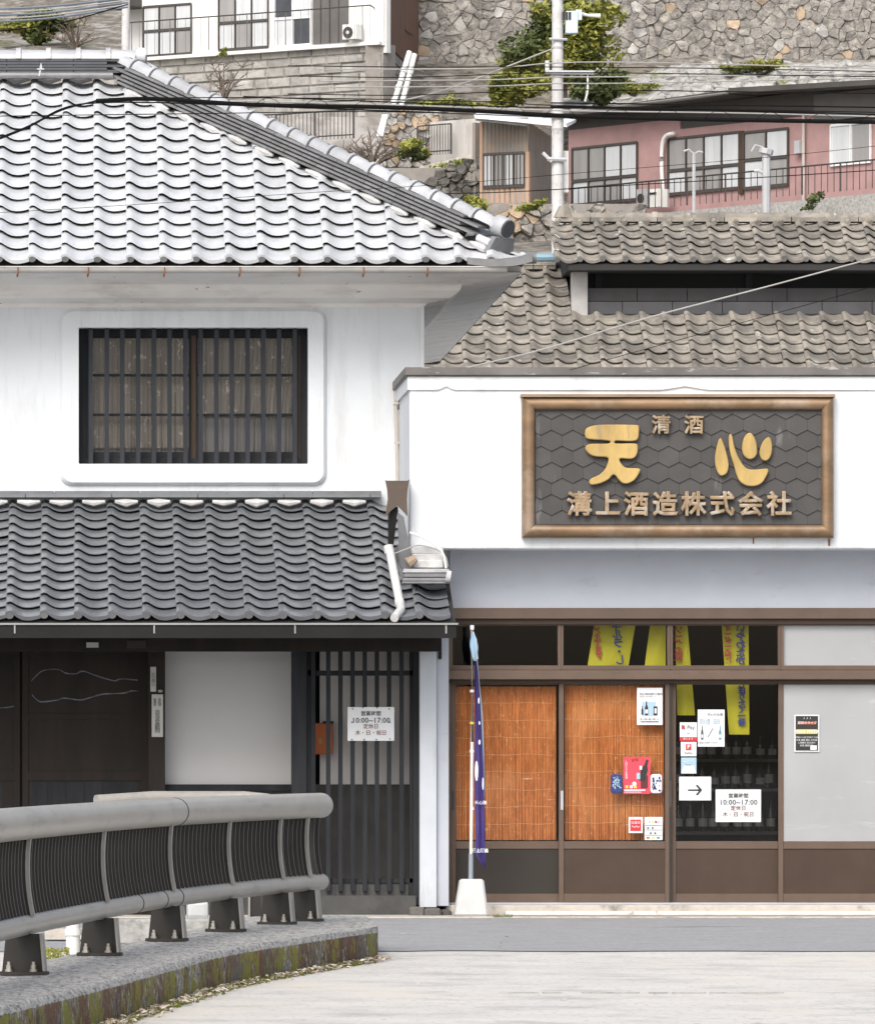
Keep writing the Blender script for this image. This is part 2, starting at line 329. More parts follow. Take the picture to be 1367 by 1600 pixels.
# joint lines across the deck
mb = MB()
for yy, x0, x1 in ((41.0, 2.4, 3.9),):
    x = x0
    while x < x1:
        l = random.uniform(.1, .5); dy = .04 * noise.noise(Vector((x, yy, 0)))
        mb.box(x, x + l, yy + dy, yy + dy + random.uniform(.008, .03), -.003, .0035); x += l + random.choice((.02, .05, .1, .3))
for x0, y0 in ((2.6, 45.5), (3.5, 38.2), (1.7, 39.8)):
    x, y = x0, y0; a = random.uniform(-.5, .5)
    for k in range(26):
        x1 = x + random.uniform(.03, .08); y1 = y + random.uniform(-.12, .16); w_ = random.uniform(.004, .012); mb.add([(x, y - w_, .0032), (x1, y1 - w_, .0032), (x1, y1 + w_, .0032), (x, y + w_, .0032)], [(0, 1, 2, 3)]); x, y = x1, y1
mb.build('deck_joint', concrete, kind='structure')

# ---------------- tile meshes ----------------
PROF = [(0, .68), (.05, .90), (.12, 1.0), (.19, .92), (.27, .66), (.36, .36), (.48, .10), (.62, 0), (.76, .03), (.89, .15), (1.03, .32)]
def tile_mesh(name, mat, wd=.283, L=.305, amp=.058, zf=.040, t=.006, drop=False):
    mb = MB(); k = len(PROF)
    nb = [1, 0]
    for (y, zb) in ((0, zf), (.02, zf - .001), (L, .0)):
        for (u, h) in PROF: mb.v.append((u * wd, y, h * amp + zb))
    for (u, h) in PROF: mb.v.append((u * wd, 0, h * amp + zf - (t if not drop else (.022 + .012 * (1 - h)))))
    for (u, h) in PROF: mb.v.append((u * wd, .12 if not drop else .02, h * amp + zf - t - .006))
    R = lambda r, i: r * k + i
    for i in range(k - 1):
        mb.f += [(R(0, i), R(0, i + 1), R(1, i + 1), R(1, i)), (R(1, i), R(1, i + 1), R(2, i + 1), R(2, i)),
                 (R(3, i), R(3, i + 1), R(0, i + 1), R(0, i)), (R(4, i), R(4, i + 1), R(3, i + 1), R(3, i))]
    mb.f += [(R(3, 0), R(0, 0), R(2, 0), R(4, 0))]
    nface = len(mb.f)
    if drop:   # round end cap on the roll
        c = Vector((.12 * wd, .002, zf + amp * .26)); o = len(mb.v); r = .036
        ring = [(c.x + r * math.cos(a), c.y, c.z + r * math.sin(a)) for a in [2 * math.pi * q / 10 for q in range(10)]]
        ring2 = [(x, y + .05, z) for (x, y, z) in ring]
        mb.add(ring + ring2, [tuple(range(10))] + [(q, q + 10, (q + 1) % 10 + 10, (q + 1) % 10) for q in range(10)])
    me, _ = mb.mesh(name, mat, True, center=False)
    if drop:
        me.materials.append(noshi)  # dark end caps paint in the shade below the roll
        for p_ in me.polygons:
            if p_.index >= nface: p_.material_index = 1
    return me
def place_tiles(parent, me, me0, x_of, cols, rows, Y0, z0, pitch, e, wd, keep, clip=None, name='roof_tile', jit=.003):
    """rows of tiles going up a plane that rises towards +Y"""
    n = 0; R = Matrix.Rotation(pitch, 4, 'X')
    for r in range(rows):
        for c in cols:
            x = x_of(c); s = r * e
            p = Vector((x, Y0 + s * math.cos(pitch), z0 + s * math.sin(pitch)))
            st = keep(x, x + wd, p)
            if st == 0: continue
            m = me0 if r == 0 else me
            rot = (pitch + random.uniform(-.007, .007), random.uniform(-.012, .012), random.uniform(-.006, .006))
            p2 = p + Vector((random.uniform(-jit, jit), 0, random.uniform(-jit, jit) * .6))
            if st == 2 and clip:
                m = m.copy(); m.name = 'cut_tile'; bm = bmesh.new(); bm.from_mesh(m)
                M = Matrix.Translation(p2) @ R; inv = M.inverted()
                co, no = clip; lco = inv @ Vector(co); lno = (inv.to_3x3() @ Vector(no)).normalized()
                bmesh.ops.bisect_plane(bm, geom=bm.verts[:] + bm.edges[:] + bm.faces[:], plane_co=lco, plane_no=lno, clear_outer=True)
                if not bm.faces: bm.free(); continue
                bm.to_mesh(m); bm.free(); rot = (pitch, 0, 0)
            link(name, m, parent, p2, rot=rot); n += 1
    return n
def cap_mesh(name, mat, L=.3, r=.085, collar=True):
    """half-round ridge cap along +X with a raised collar at its low end"""
    mb = MB(); n = 9; rr = [(0, r * 1.0), (L * .86, r * .93), (L * .84, r * 1.17), (L, r * 1.20), (L, r * .9)] if collar else [(0, r), (L, r)]
    for (x, q) in rr:
        for k in range(n):
            a = math.pi * k / (n - 1); mb.v.append((x, -q * math.cos(a), q * math.sin(a)))
    for i in range(len(rr) - 1):
        for k in range(n - 1): mb.f.append((i * n + k, i * n + k + 1, (i + 1) * n + k + 1, (i + 1) * n + k))
    mb.f.append(tuple(range(n))); mb.f.append(tuple((len(rr) - 1) * n + k for k in range(n))[::-1])
    me, _ = mb.mesh(name, mat, True, center=False); return me
def slab_mesh(name, mat, L, wdt, h):
    me, _ = MB().box(0, L, -wdt / 2, wdt / 2, 0, h).mesh(name, mat, center=False); return me

# ================= LEFT STOREHOUSE (two storeys) =================
YW = 62.0
H = thing('white_storehouse', (1.0, YW, 0), 'white plastered two storey building with silver tiled roof beside the bridge rail', 'building')
XR = PX(662, YW)
# upper wall
wx0, wx1, wz0, wz1 = PX(123, YW), PX(481, YW), PZ(725, YW), PZ(512, YW)
mb = grid_wall(MB(), -5, XR, 3.45, PZ(470, YW), [(wx0, wx1, wz0, wz1)], YW, .25)
mb.box(XR - .25, XR, YW + .25, 75, 0, PZ(470, YW)); mb.box(-5, XR - .25, 74.75, 75, 0, PZ(470, YW)); mb.box(-5, -4.75, YW + .25, 74.75, 0, PZ(470, YW))
mb.build('upper_wall', plaster, H)
# faint corner batten
MB().pbox(657, 662.6, 478, 600, YW - .03, .03).build('corner_trim', plaster, H)
# moulded surround
def rrect(x0, x1, z0, z1, r, k=5):
    pts = []
    for (cx, cz, a0) in ((x1 - r, z1 - r, 0), (x0 + r, z1 - r, 90), (x0 + r, z0 + r, 180), (x1 - r, z0 + r, 270)):
        for i in range(k + 1):
            a = math.radians(a0 + 90 * i / k); pts.append((cx + r * math.cos(a), cz + r * math.sin(a)))
    return pts
def ring(mb, o, i, Y, dep, inset=.0):
    n = len(o)
    v = [(x, Y + inset, z) for x, z in o] + [(x, Y, z) for x, z in i] + [(x, Y + dep, z) for x, z in o] + [(x, Y + dep, z) for x, z in i]
    f = []
    for k in range(n):
        q = (k + 1) % n
        f += [(k, q, n + q, n + k), (k, 2 * n + k, 2 * n + q, q), (n + k, n + q, 3 * n + q, 3 * n + k)]
    return mb.add(v, f)
mb = MB()
o = rrect(PX(94, YW), PX(509, YW), PZ(758, YW), PZ(483, YW), .10); i2 = rrect(PX(98, YW), PX(505, YW), PZ(754, YW), PZ(487, YW), .09); i = rrect(wx0, wx1, wz0, wz1, .012)
ring(mb, o, i2, YW - .055, .055, .03); ring(mb, i2, i, YW - .055, .055)
WIN = mb.build('window_surround', plaster, H)
mb = MB()
mb.pbox(123, 481, 512, 519, YW + .01, .06)
FRM = thing('window', (PX(302, YW), YW, wz0), None, None); FRM.parent = H; FRM.matrix_parent_inverse = Matrix.Translation(-H.location)
mb = MB(); YS = YW + .16
for a, b_, c_, d_ in ((123, 135, 512, 725), (470, 481, 512, 725), (135, 470, 512, 524), (135, 470, 716, 725)): mb.pbox(a, b_, c_, d_, YS - .02, .08)
mb.build('window_frame', darkwood, FRM)
for (a, b_) in ((135, 301), (303, 470)):
    mb = MB()
    mb.pbox(a, a + 6, 524, 716, YS, .03); mb.pbox(b_ - 6, b_, 524, 716, YS, .03)
    mb.pbox(a + 6, b_ - 6, 524, 528, YS, .03); mb.pbox(a + 6, b_ - 6, 706, 716, YS, .03)
    mb.pbox(a + 6, b_ - 6, 584, 588, YS + .002, .025); mb.pbox(a + 6, b_ - 6, 646, 650, YS + .002, .025)
    mb.build('sash', darkwood, FRM)
    MB().pbox(a + 6, b_ - 6, 528, 706, YS + .015, .003).build('glass_pane', glassm, FRM)
MB().pbox(299, 306, 524, 716, YS - .012, .03).build('meeting_stile', brownwood, FRM)
MB().pbox(466, 471, 524, 716, YS - .006, .03).build('side_stile', brownwood, FRM)
for cx in (188, 264, 337, 413, 488, 562, 638, 710, 785, 858, 933, 1008, 1082, 1157):
    x = cx / 3.038 + 80
    MB().pbox(x - 3.4, x + 3.4, 513, 726, YW + .02, .04).build('grille_bar', grille_m, FRM)
def curtain(px0, px1, py0, py1, Y, mat, parent, amp=.012, per=7, name='curtain', n=60, skew=0):
    mb = MB(); v = []
    for i in range(n + 1):
        x = px0 + (px1 - px0) * i / n; dy = amp * math.sin(i / n * (px1 - px0) / per * 2 * math.pi + 1.3 * math.sin(i * .7))
        a = P(x, py0, Y); b_ = P(x + skew * (i / n), py1, Y); a.y += dy; b_.y += dy; v += [a, b_]
    mb.add(v, [(2 * i, 2 * i + 2, 2 * i + 3, 2 * i + 1) for i in range(n)])
    return mb.build(name, mat, parent, smooth=True)
curtain(140, 299, 520, 700, YS + .10, curtainm, FRM)
curtain(306, 470, 520, 650, YS + .10, curtainm, FRM, skew=-14)
curtain(140, 299, 640, 712, YS + .13, pbr('curtain_hem_grey', (.15, .15, .155), .8), FRM, name='curtain_hem')
curtain(306, 470, 640, 712, YS + .13, MATS['curtain_hem_grey'], FRM, name='curtain_hem')
MB().box(-4.7, XR - .26, YW + 1.2, YW + 1.3, 3.4, 5.2).build('inner_wall', blackm, H)
MB().box(-4.7, XR - .26, YW + .26, YW + 1.3, 3.35, 3.4).build('upper_floor', blackm, H)
# plastered cornice swept round the corner
prof = [(0, PZ(480, YW)), (.03, PZ(474, YW)), (.22, 5.34), (.30, 5.40), (.32, 5.45), (.70, 5.50), (.80, 5.52), (.80, 5.60)]
mb = MB(); v = []
for (d_, z) in prof: v += [(-5, YW - d_, z), (XR + d_, YW - d_, z), (XR + d_, 75, z)]
f = []
for k in range(len(prof) - 1):
    for j in (0, 1): f.append((3 * k + j, 3 * k + j + 1, 3 * k + j + 4, 3 * k + j + 3))
mb.add(v, f); mb.build('soffit', soffit, H)
# roof geometry
EY, EZ = 61.1, PZ(413, 61.1); RY, RZ = 64.55, PZ(134, 64.55)
pitch = math.atan2(RZ - EZ, RY - EY); slen = math.hypot(RZ - EZ, RY - EY); ROWS = 15; e = slen / ROWS
XE = 3.80; XH = XE - (RY - EY) - .02
hipA = Vector((XE, EY, EZ)); hipB = Vector((XH, RY, RZ))
tm = tile_mesh('silver_tile', ptile); tm0 = tile_mesh('silver_eave_tile', ptile, drop=True)
X0 = PX(43.8, EY)
hd = (hipB - hipA).normalized()
hn = Vector((hd.y, -hd.x, 0)).normalized()
if hn.x < 0: hn = -hn
def keep(xa, xb, p):
    t = (p.y - EY) / (RY - EY); xh = XE + (XH - XE) * t
    xh_top = xh - e
    if xa > xh: return 0
    return 2 if xb > xh_top - .02 else 1
place_tiles(H, tm, tm0, lambda c: X0 + .282 * c, range(-5, 17), ROWS, EY, EZ, pitch, e, .282, keep, clip=(hipA + Vector((0, 0, 0)), hn))
mb = MB()   # roof boards under the tiles and the other slopes
mb.add([(-5, EY + .03, EZ - .01), (XE - .02, EY + .03, EZ - .01), (XH, RY, RZ - .01), (-5, RY, RZ - .01)], [(0, 1, 2, 3)])
mb.add([(XE - .02, EY + .03, EZ - .012), (XE - .02, 75.8, EZ - .012), (XH, 72.3, RZ - .012), (XH, RY, RZ - .012)], [(0, 1, 2, 3)])
mb.add([(XE - .02, 75.8, EZ - .014), (-5, 75.8, EZ - .014), (-5, 72.3, RZ), (XH, 72.3, RZ)], [(0, 1, 2, 3)])
mb.add([(-5, RY, RZ - .02), (XH, RY, RZ - .02), (XH, 72.3, RZ - .02), (-5, 72.3, RZ - .02)], [(0, 1, 2, 3)])
mb.add([(-5, EY + .03, EZ - .06), (XE - .02, EY + .03, EZ - .06), (XE - .02, 75.8, EZ - .06), (XE - .9, 75.8, EZ - .06), (XE - .9, EY + .9, EZ - .06), (-5, EY + .9, EZ - .06)], [(0, 1, 2, 3, 4, 5)])
mb.build('roof_boards', underlay, H)
for k in range(50):     # eave course of the side slope, seen from below and end on
    for r in (0, 1):
        link('side_eave_tile', tm0 if r == 0 else tm, H, (XE - r * e * math.cos(pitch), EY + .28 + .282 * k, EZ + r * e * math.sin(pitch)), rot=(pitch, 0, math.radians(90)))
# corner tile curling up
mb = MB(); pts = crom([(XE - .50, EY - .02, EZ + .05), (XE - .3, EY - .05, EZ + .035), (XE - .1, EY - .09, EZ + .045), (XE + .05, EY - .1, EZ + .085)], 4)
for i_, p in enumerate(pts):
    t_ = i_ / (len(pts) - 1); wv = .10 + .02 * t_
    mb.v += [tuple(p + Vector((0, -wv, .0))), tuple(p + Vector((0, wv, .02))), tuple(p + Vector((0, wv, -.035))), tuple(p + Vector((0, -wv, -.055 - .02 * t_)))]
for i_ in range(len(pts) - 1):
    for k in range(4): mb.f.append((4 * i_ + k, 4 * i_ + (k + 1) % 4, 4 * i_ + 4 + (k + 1) % 4, 4 * i_ + 4 + k))
mb.f += [(0, 1, 2, 3), tuple(4 * (len(pts) - 1) + k for k in (3, 2, 1, 0))]
mb.build('corner_tile', noshi, H, smooth=True)
c = Vector((XE + .06, EY - .1, EZ + .05)); mb = MB().tube([c + Vector((-.06, 0, 0)), c + Vector((.03, 0, 0))], .05, 12); mb.build('corner_end_disc', noshi, H, smooth=True)
# hip ridge
hl = (hipB - hipA).length; ang_pitch = math.asin((hipA - hipB).normalized().z); dh = (hipA - hipB).normalized()
Rz = math.atan2(dh.y, dh.x); Ry = -math.asin(dh.z)
def along(t, up=0.0, side=0.0):
    nrm = Vector((0, 0, 1)) - dh * dh.z; nrm.normalize(); sd = dh.cross(nrm)
    return hipB + dh * t + nrm * up + sd * side
start = -.10; end = hl - .38
NC = 19; cl = (end - start) / NC
hr_seg = .40
hslabs = [slab_mesh('hip_course', noshi, hr_seg - .006, wdt, .020) for wdt in (.34, .31, .285, .26, .235)]
for li in range(5):
    t = start + .02 + (li % 2) * .2 - .2
    while t < end - .05:
        if t >= start - .15 and t + hr_seg < end + .03 + .03 * (li % 2):
            link('hip_ridge_course', hslabs[li], H, along(t, .055 + li * .033), rot=(0, Ry, Rz))
        t += hr_seg
capm = pbr('grey_cap_tile', (.40, .41, .43), .35, var=.15, scale=6, objvar=.12, spec=.7)
cm = cap_mesh('hip_cap', capm, cl * .93, .078)
for k in range(NC): link('hip_cap_tile', cm, H, along(start + k * cl, .055 + 5 * .033 - .006), rot=(0, Ry + .03, Rz))
mb = MB(); mb.tube([along(t_ * .1, .045 + .01 * math.sin(t_ * 3.1), .0) for t_ in range(0, int(end / .1))], .055, 6); mb.tube([along(start + .1, .055 + .17), along(end - .05, .055 + .17)], .06, 8); mb.build('hip_core', underlay, H)
# mortar lumps in front under the hip
mb = MB(); tt = .25
while tt < end - .1:
    q = along(tt, .045) + Vector((-.14, -.05, -.005))
    mb.tube([q + dh * a for a in (0, .08, .17, .26)], [.012, .032, .04, .012], 7); tt += .345
mb.build('ridge_mortar', mortar, H, smooth=True, kind='stuff')
ridged0 = pbr('end_disc_slate', (.05, .053, .06), .5)
# hip end ornament: round end with small side rolls
q = along(end, .055 + .17)
mb = MB().tube([q - dh * .05, q + dh * .08], .088, 14); mb.build('hip_end_tile', capm, H, smooth=True)
mb = MB().tube([q + dh * .08, q + dh * .094], .078, 14); mb.build('hip_end_face', ridged0, H, smooth=True)
for sg in (-1, 1):
    q2 = along(end, .08, sg * .13)
    MB().tube([q2 - dh * .10, q2 + dh * .05], .035, 10).build('hip_side_roll', ptile, H, smooth=True)
MB().prism([along(end + .03, 0, -.17), along(end + .03, .14, -.12), along(end + .03, .14, .12), along(end + .03, 0, .17)], dh * .05).build('hip_end_block', noshi, H)
# main ridge
RX1 = PX(222, 64.5)
rz = RZ + .02
ridged = pbr('ridge_slate', (.06, .065, .075), .45, var=.2, scale=5, objvar=.12)
mrs = [slab_mesh('main_course', ridged, .60, w_, .022) for w_ in (.32, .29, .26, .22, .19)]
for li in range(5):
    x = RX1 - .62 - (li % 2) * .3
    while x > -5:
        link('ridge_course', mrs[li], H, (x, RY, rz + .085 + li * .028)); x -= .606
MB().tube([(-5, RY - .17, rz + .06), (XH - .06, RY - .17, rz + .06)], .03, 8).build('ridge_roll', noshi, H)
MB().tube([(-5, RY, rz + .2), (RX1 - .02, RY, rz + .2)], .03, 6).build('ridge_core', noshi, H)
cm2 = cap_mesh('ridge_cap', capm, .266, .092)
x = RX1 - .28
while x > -5:
    link('ridge_cap_tile', cm2, H, (x, RY, rz + .222)); x -= .272
for k in range(14):
    xx = X0 + .282 * (k - 12) + .17
    if xx < XH + .1: MB().tube([(xx - .10, RY - .15, rz + .035), (xx, RY - .17, rz + .015), (xx + .10, RY - .15, rz + .035)], [.02, .035, .02], 8).build('ridge_mortar_face', greyboard, H, smooth=True)
mb = MB(); mb.pbox(211, 230, 84, 106, RY - .14, .28); mb.build('ridge_end_tile', noshi, H, bevel=.02)
MB().tube([(RX1 - .05, RY - .12, rz + .25), (RX1 + .03, RY - .12, rz + .25)], .07, 10).build('ridge_end_roll', ptile, H, smooth=True)
MB().tube([(RX1 + .0, RY + .0, rz + .12), (RX1 + .13, RY - .05, rz + .07)], [.10, .075], 10).build('ridge_end_mortar', mortar, H, smooth=True)
MB().add([P(60, 118, RY - .3), P(62, 118, RY - .3), P(66, 104, RY - .3), P(64, 96, RY - .3), P(62, 104, RY - .3)], [(0, 1, 2, 3, 4)]).prism([P(58, 106, RY - .31), P(69, 106, RY - .31), P(69, 108, RY - .31), P(58, 108, RY - .31)], (0, .01, 0)).build('wire_bracket', metal_lt, H)
# upper gutter
def half_gutter(px0, px1, py, Y, r, mat, parent, name='gutter', n=8):
    mb = MB(); v = []
    for X in (PX(px0, Y), PX(px1, Y)):
        for q in (r, r - .006):
            for k in range(n + 1):
                a = math.pi + math.pi * k / n; v.append((X, Y + q * math.cos(a), PZ(py, Y) + q * math.sin(a)))
    m = n + 1; f = []
    for k in range(n): f += [(k, k + 1, 2 * m + k + 1, 2 * m + k), (m + k, 3 * m + k, 3 * m + k + 1, m + k + 1)]
    f += [(0, 2 * m, 3 * m, m), (n, m + n, 3 * m + n, 2 * m + n)]
    f += [tuple(range(m)), tuple(2 * m + k for k in range(m))[::-1]]
    mb.add(v, f); return mb.build(name, mat, parent, smooth=True)
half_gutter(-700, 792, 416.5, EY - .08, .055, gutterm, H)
MB().tube([P(-700, 416.5, EY - .135), P(792, 416.5, EY - .135)], .007, 6).build('gutter_lip', gutterm, H)
for x in (-85, 28, 138, 257, 375, 468, 568, 668):
    mb = MB(); mb.tube([P(x, 417, EY - .142), P(x + .5, 426, EY - .14), P(x - 1, 432, EY - .11), P(x - 1, 428, EY - .02)], .0065, 6); mb.build('gutter_hook', rust, H)
MB().tube([P(-300, 335, 60.3), P(0, 333, 60.3)], .004, 5)

# ---- lower roof ----
LY, LZ = 58.9, PZ(969, 58.9); TY, TZ = 62.0, PZ(791, 62.0)
lp = math.atan2(TZ - LZ, TY - LY); ll = math.hypot(TZ - LZ, TY - LY); LR = 13; le = ll / LR
dm = tile_mesh('grey_tile', ptile2, zf=.031, amp=.054); dm0 = tile_mesh('grey_eave_tile', ptile2, zf=.031, amp=.054, drop=True)
LX0 = PX(8.4, LY)
XV = PX(712, LY)
def keepl(xa, xb, p):
    return 1 if xa < XV - .12 and not (p.y > 60.6 and xa > 2.75) else 0
place_tiles(H, dm, dm0, lambda c: LX0 + .2833 * c, range(-5, 13), LR, LY, LZ, lp, le, .2833, keepl, name='lower_roof_tile')
MB().add([(-5, LY + .03, LZ - .01), (XV, LY + .03, LZ - .01), (XV, TY, TZ - .01), (-5, TY, TZ - .01), (-5, LY + .03, LZ - .07), (XV, LY + .03, LZ - .07), (XV, TY, TZ - .07), (-5, TY, TZ - .07)],
         [(0, 1, 2, 3), (4, 7, 6, 5), (0, 4, 5, 1), (1, 5, 6, 2)]).build('lower_roof_boards', underlay, H)
# flashing tiles at the wall
for li, (wdt, zz) in enumerate(((.22, .07), (.16, .10))):
    x = -5 + li * .25
    while x < 2.55:
        L_ = min(.75, 2.6 - x); MB().box(x, x + L_ - .006, TY - wdt, TY, TZ + zz, TZ + zz + .028).build('wall_ridge_course', ptile2, H); x += .75
for k in range(14):
    xx = LX0 + .2833 * (k - 2) + .17
    if xx < 2.6: MB().tube([(xx - .10, TY - .2, TZ + .035), (xx, TY - .2, TZ + .02), (xx + .10, TY - .2, TZ + .035)], [.015, random.uniform(.028, .042), .012], 8).build('wall_ridge_mortar', mortar, H, smooth=True)
# lower gutter: dark with bright lip
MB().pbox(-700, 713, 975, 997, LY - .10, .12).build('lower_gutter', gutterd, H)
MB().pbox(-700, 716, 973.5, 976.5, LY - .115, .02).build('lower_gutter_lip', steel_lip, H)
for x in (23, 241, 461, 697): MB().pbox(x - 1.2, x + 1.2, 976, 990, LY - .108, .008).build('gutter_strap', steel_lip, H)
MB().box(-5, XV - .1, LY + .1, 61.9, LZ - .13, LZ - .09).build('porch_soffit', darkwood, H)
# ---- ground floor of the left building ----
MB().pbox(-700, 690, 996, 1018, 59.6, .18).build('porch_beam', darkwood2, H)
YD = 60.5
# entrance doors: two boarded sliding doors with rails
for (a, b_) in ((-150, 31), (35, 232)):
    mb = MB(); mb.pbox(a, b_, 1012, 1440, YD, .03)
    dr = mb.build('entrance_door', darkwood2, H)
    mb = MB()
    for (c_, d_) in ((1012, 1022), (1116, 1124), (1206, 1220), (1425, 1440)): mb.pbox(a + 9, b_ - 9, c_, d_, YD - .012, .012)
    mb.pbox(a, a + 9, 1012, 1440, YD - .014, .014); mb.pbox(b_ - 9, b_, 1012, 1440, YD - .014, .014); mb.build('door_frame', darkwood2, dr)
    k0 = a + 12
    while k0 + 28 < b_ - 8:
        MB().pbox(k0, k0 + 27, 1222, 1424, YD - .004, .004).build('door_board', darkwood, dr); k0 += 28.5
MB().pbox(-150, 240, 1000, 1440, YD + .05, .05).build('entrance_backing', darkwood2, H)  # added panel, keeps light from leaking through the gap between the doors
# pale water marks on the door: dried salt lines
def stain(pts, parent, r=.9):
    mb = MB(); pp = crom([P(x, y, YD - .0015) for x, y in pts], 5)
    for i_ in range(len(pp) - 1):
        a, b_ = pp[i_], pp[i_ + 1]; h_ = r * YD / F * (1 + .7 * noise.noise(a * 14)); n_ = Vector((0, 0, h_))
        mb.add([a - n_, b_ - n_, b_ + n_, a + n_], [(0, 1, 2, 3)])
    return mb.build('water_mark', stainm, parent)
stainm = pbr('dried_water_mark', (.13, .14, .17), .7, var=.5, scale=12, col2=(.05, .05, .06), mask=(.5, .6), mscale=8)
stain([(49, 1064), (58, 1055), (68, 1048), (90, 1046), (103, 1052), (118, 1053), (130, 1049), (150, 1056), (170, 1062), (180, 1064), (190, 1061), (215, 1063)], H)
stain([(50, 1086), (58, 1094), (66, 1097), (90, 1094), (100, 1091), (125, 1094), (142, 1090), (160, 1085), (180, 1084), (195, 1083), (205, 1080), (215, 1080)], H)
stain([(-10, 1106), (8, 1106), (20, 1104), (29, 1102)], H, .7)
for a, b_, c_, d_ in ((135, 154, 1004, 1013),): pass
MB().pbox(232, 258, 1000, 1440, 60.2, .2).build('porch_post', darkwood2, H)
MB().pbox(-700, -150, 1000, 1440, YD, .1).build('entrance_wall', darkwood2, H)
# plaster panel
MB().pbox(258, 456, 998, 1226, 60.45, .1).build('plaster_panel', greypanel, H)
MB().pbox(258, 456, 1226, 1236, 60.40, .12).build('panel_sill', darkwood, H)
k0 = 258
while k0 < 455:
    MB().pbox(k0, k0 + 32.4, 1236, 1440, 60.46, .05).build('dado_board', greyboard, H); k0 += 33
MB().pbox(456, 479, 998, 1440, 60.0, .2).build('gate_post', darkwood, H)
# behind the lattice
YL = 60.0
MB().pbox(500, 700, 985, 1226, YL + .6, .1).build('porch_wall', pbr('porch_plaster', (.62, .61, .60), .9, var=.04), H)
MB().pbox(479, 700, 1226, 1445, YL + .62, .1).build('porch_dado', greyboard, H)
MB().pbox(440, 500, 985, 1445, YL + 1.35, .05).build('porch_back', blackm, H)
G = thing('lattice_gate', (PX(565, YL), YL, .06), None, None); G.parent = H; G.matrix_parent_inverse = Matrix.Translation(-H.location)
for cx in (489.5, 513, 532, 551, 570, 589, 608, 627.5):
    MB().pbox(cx - 3.4, cx + 3.4, 1000, 1393, YL, .035).build('lattice_bar', darkwood, G)
for (a, b_) in ((1048, 1056), (1373, 1380)): MB().pbox(481, 645, a, b_, YL + .036, .03).build('lattice_rail', darkwood, G)
MB().pbox(479, 486, 998, 1400, YL + .036, .04).build('lattice_stile', darkwood, G); MB().pbox(640, 646, 998, 1400, YL + .036, .04).build('lattice_stile', darkwood, G)
k0 = 486
while k0 < 638:
    MB().pbox(k0, k0 + 37.6, 1380, 1401, YL + .05, .02).build('lattice_foot_board', greyboard, G); k0 += 38.2
MB().pbox(646, 656, 998, 1415, YL - .02, .12).build('gate_jamb', darkwood, H)
MB().pbox(470, 650, 1400, 1436, YL - .05, .9).build('porch_step', greyboard, H)
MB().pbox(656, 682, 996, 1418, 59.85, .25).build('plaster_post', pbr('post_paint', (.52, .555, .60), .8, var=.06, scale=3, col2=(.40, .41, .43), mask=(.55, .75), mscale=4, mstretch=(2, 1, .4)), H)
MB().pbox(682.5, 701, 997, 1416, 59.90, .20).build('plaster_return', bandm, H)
MB().pbox(685, 690, 998, 1030, 59.88, .03).build('post_slot', darkwood2, H)
for (a, b_, c_, d_, dy) in ((640, 664, 1418, 1436, 0), (664, 690, 1420, 1436, -.04), (690, 706, 1422, 1437, .02)):
    MB().pbox(a, b_ - .5, c_, d_ - 3, 59.75 + dy, .3).build('base_stone', stone_d, H, bevel=.015)

# name plates, box, sign on lattice
t = MB().pbox(237, 255, 1085, 1152, 60.18, .012).build('name_plate', pbr('plate_white', (.42, .42, .40), .6, var=.05), None, bevel=.004, label='larger whitish vertical name plate with black characters on dark porch post', cat='name plate')
text('自治会顧問', 246, 1128, 60.178, 8, ink, t, vertical=True); text('東松浦', 249.5, 1098, 60.178, 4.5, ink, t, vertical=True); text('唐津市', 242, 1098, 60.178, 4.5, ink, t, vertical=True)
t = MB().pbox(235, 244, 1042, 1081, 60.18, .012).build('name_plate', MATS['plate_white'], None, bevel=.003, label='smaller narrow vertical name plate above the larger one on dark porch post', cat='name plate')
text('火の用心', 239.5, 1062, 60.178, 6, ink, t, vertical=True)
MB().lathe((PX(250.5, 60.17), 60.17, PZ(1080, 60.17)), [(.012, -.012), (.02, -.008), (.02, .008), (.012, .012)], 8).build('door_bell', label_m, None, smooth=True, label='tiny round pale bell push beside the name plates', cat='bell push')
MB().pbox(135, 154, 1004, 1012, 59.58, .015).build('beam_tag', MATS['plate_white'], None, label='brighter small pale tag on dark beam above entrance', cat='tag')
MB().pbox(198, 228, 1001, 1013, 59.58, .015).build('beam_tag', kickg, None, label='wider dark grey plate on beam right above entrance near post', cat='tag')
mb = MB().pbox(480, 520, 1130, 1179, YL + .45, .15); t = mb.build('letter_box', orange, None, bevel=.006, label='orange box behind the dark lattice bars beside the gate post', cat='box')
MB().pbox(481, 489, 1152, 1167, YL + .447, .003).build('paper_label', white_paper, t); MB().lathe((0, 0, 0), [(.02, -.02), (.02, .02)], 8)
MB().pbox(498, 503, 1154, 1163, YL + .445, .004).build('coin_seal', gold, t)
MB().pbox(505, 521, 1127, 1131, YL + .44, .16).build('box_hood', darkwood, t)
def hours_sign(x0, x1, y0, y1, Y, label):
    t = MB().pbox(x0, x1, y0, y1, Y, .008).build('opening_hours_sign', white_paper, None, bevel=.002, label=label, cat='sign')
    cx = (x0 + x1) / 2; h_ = y1 - y0; Yt = Y - .002
    text('営業時間', cx, y0 + h_ * .20, Yt, 7.4, ink, t, bold=.0006)
    text('10:00~17:00', cx, y0 + h_ * .40, Yt, 10.5, ink_grey, t, bold=.0012, chsp=1.05)
    text('定休日', cx, y0 + h_ * .58, Yt, 7.6, pbr('sign_brown_ink', (.17, .06, .05), .6), t, bold=.0006)
    text('木・日・祝日', cx, y0 + h_ * .77, Yt, 7.6, MATS['sign_brown_ink'], t, bold=.0006)
    return t
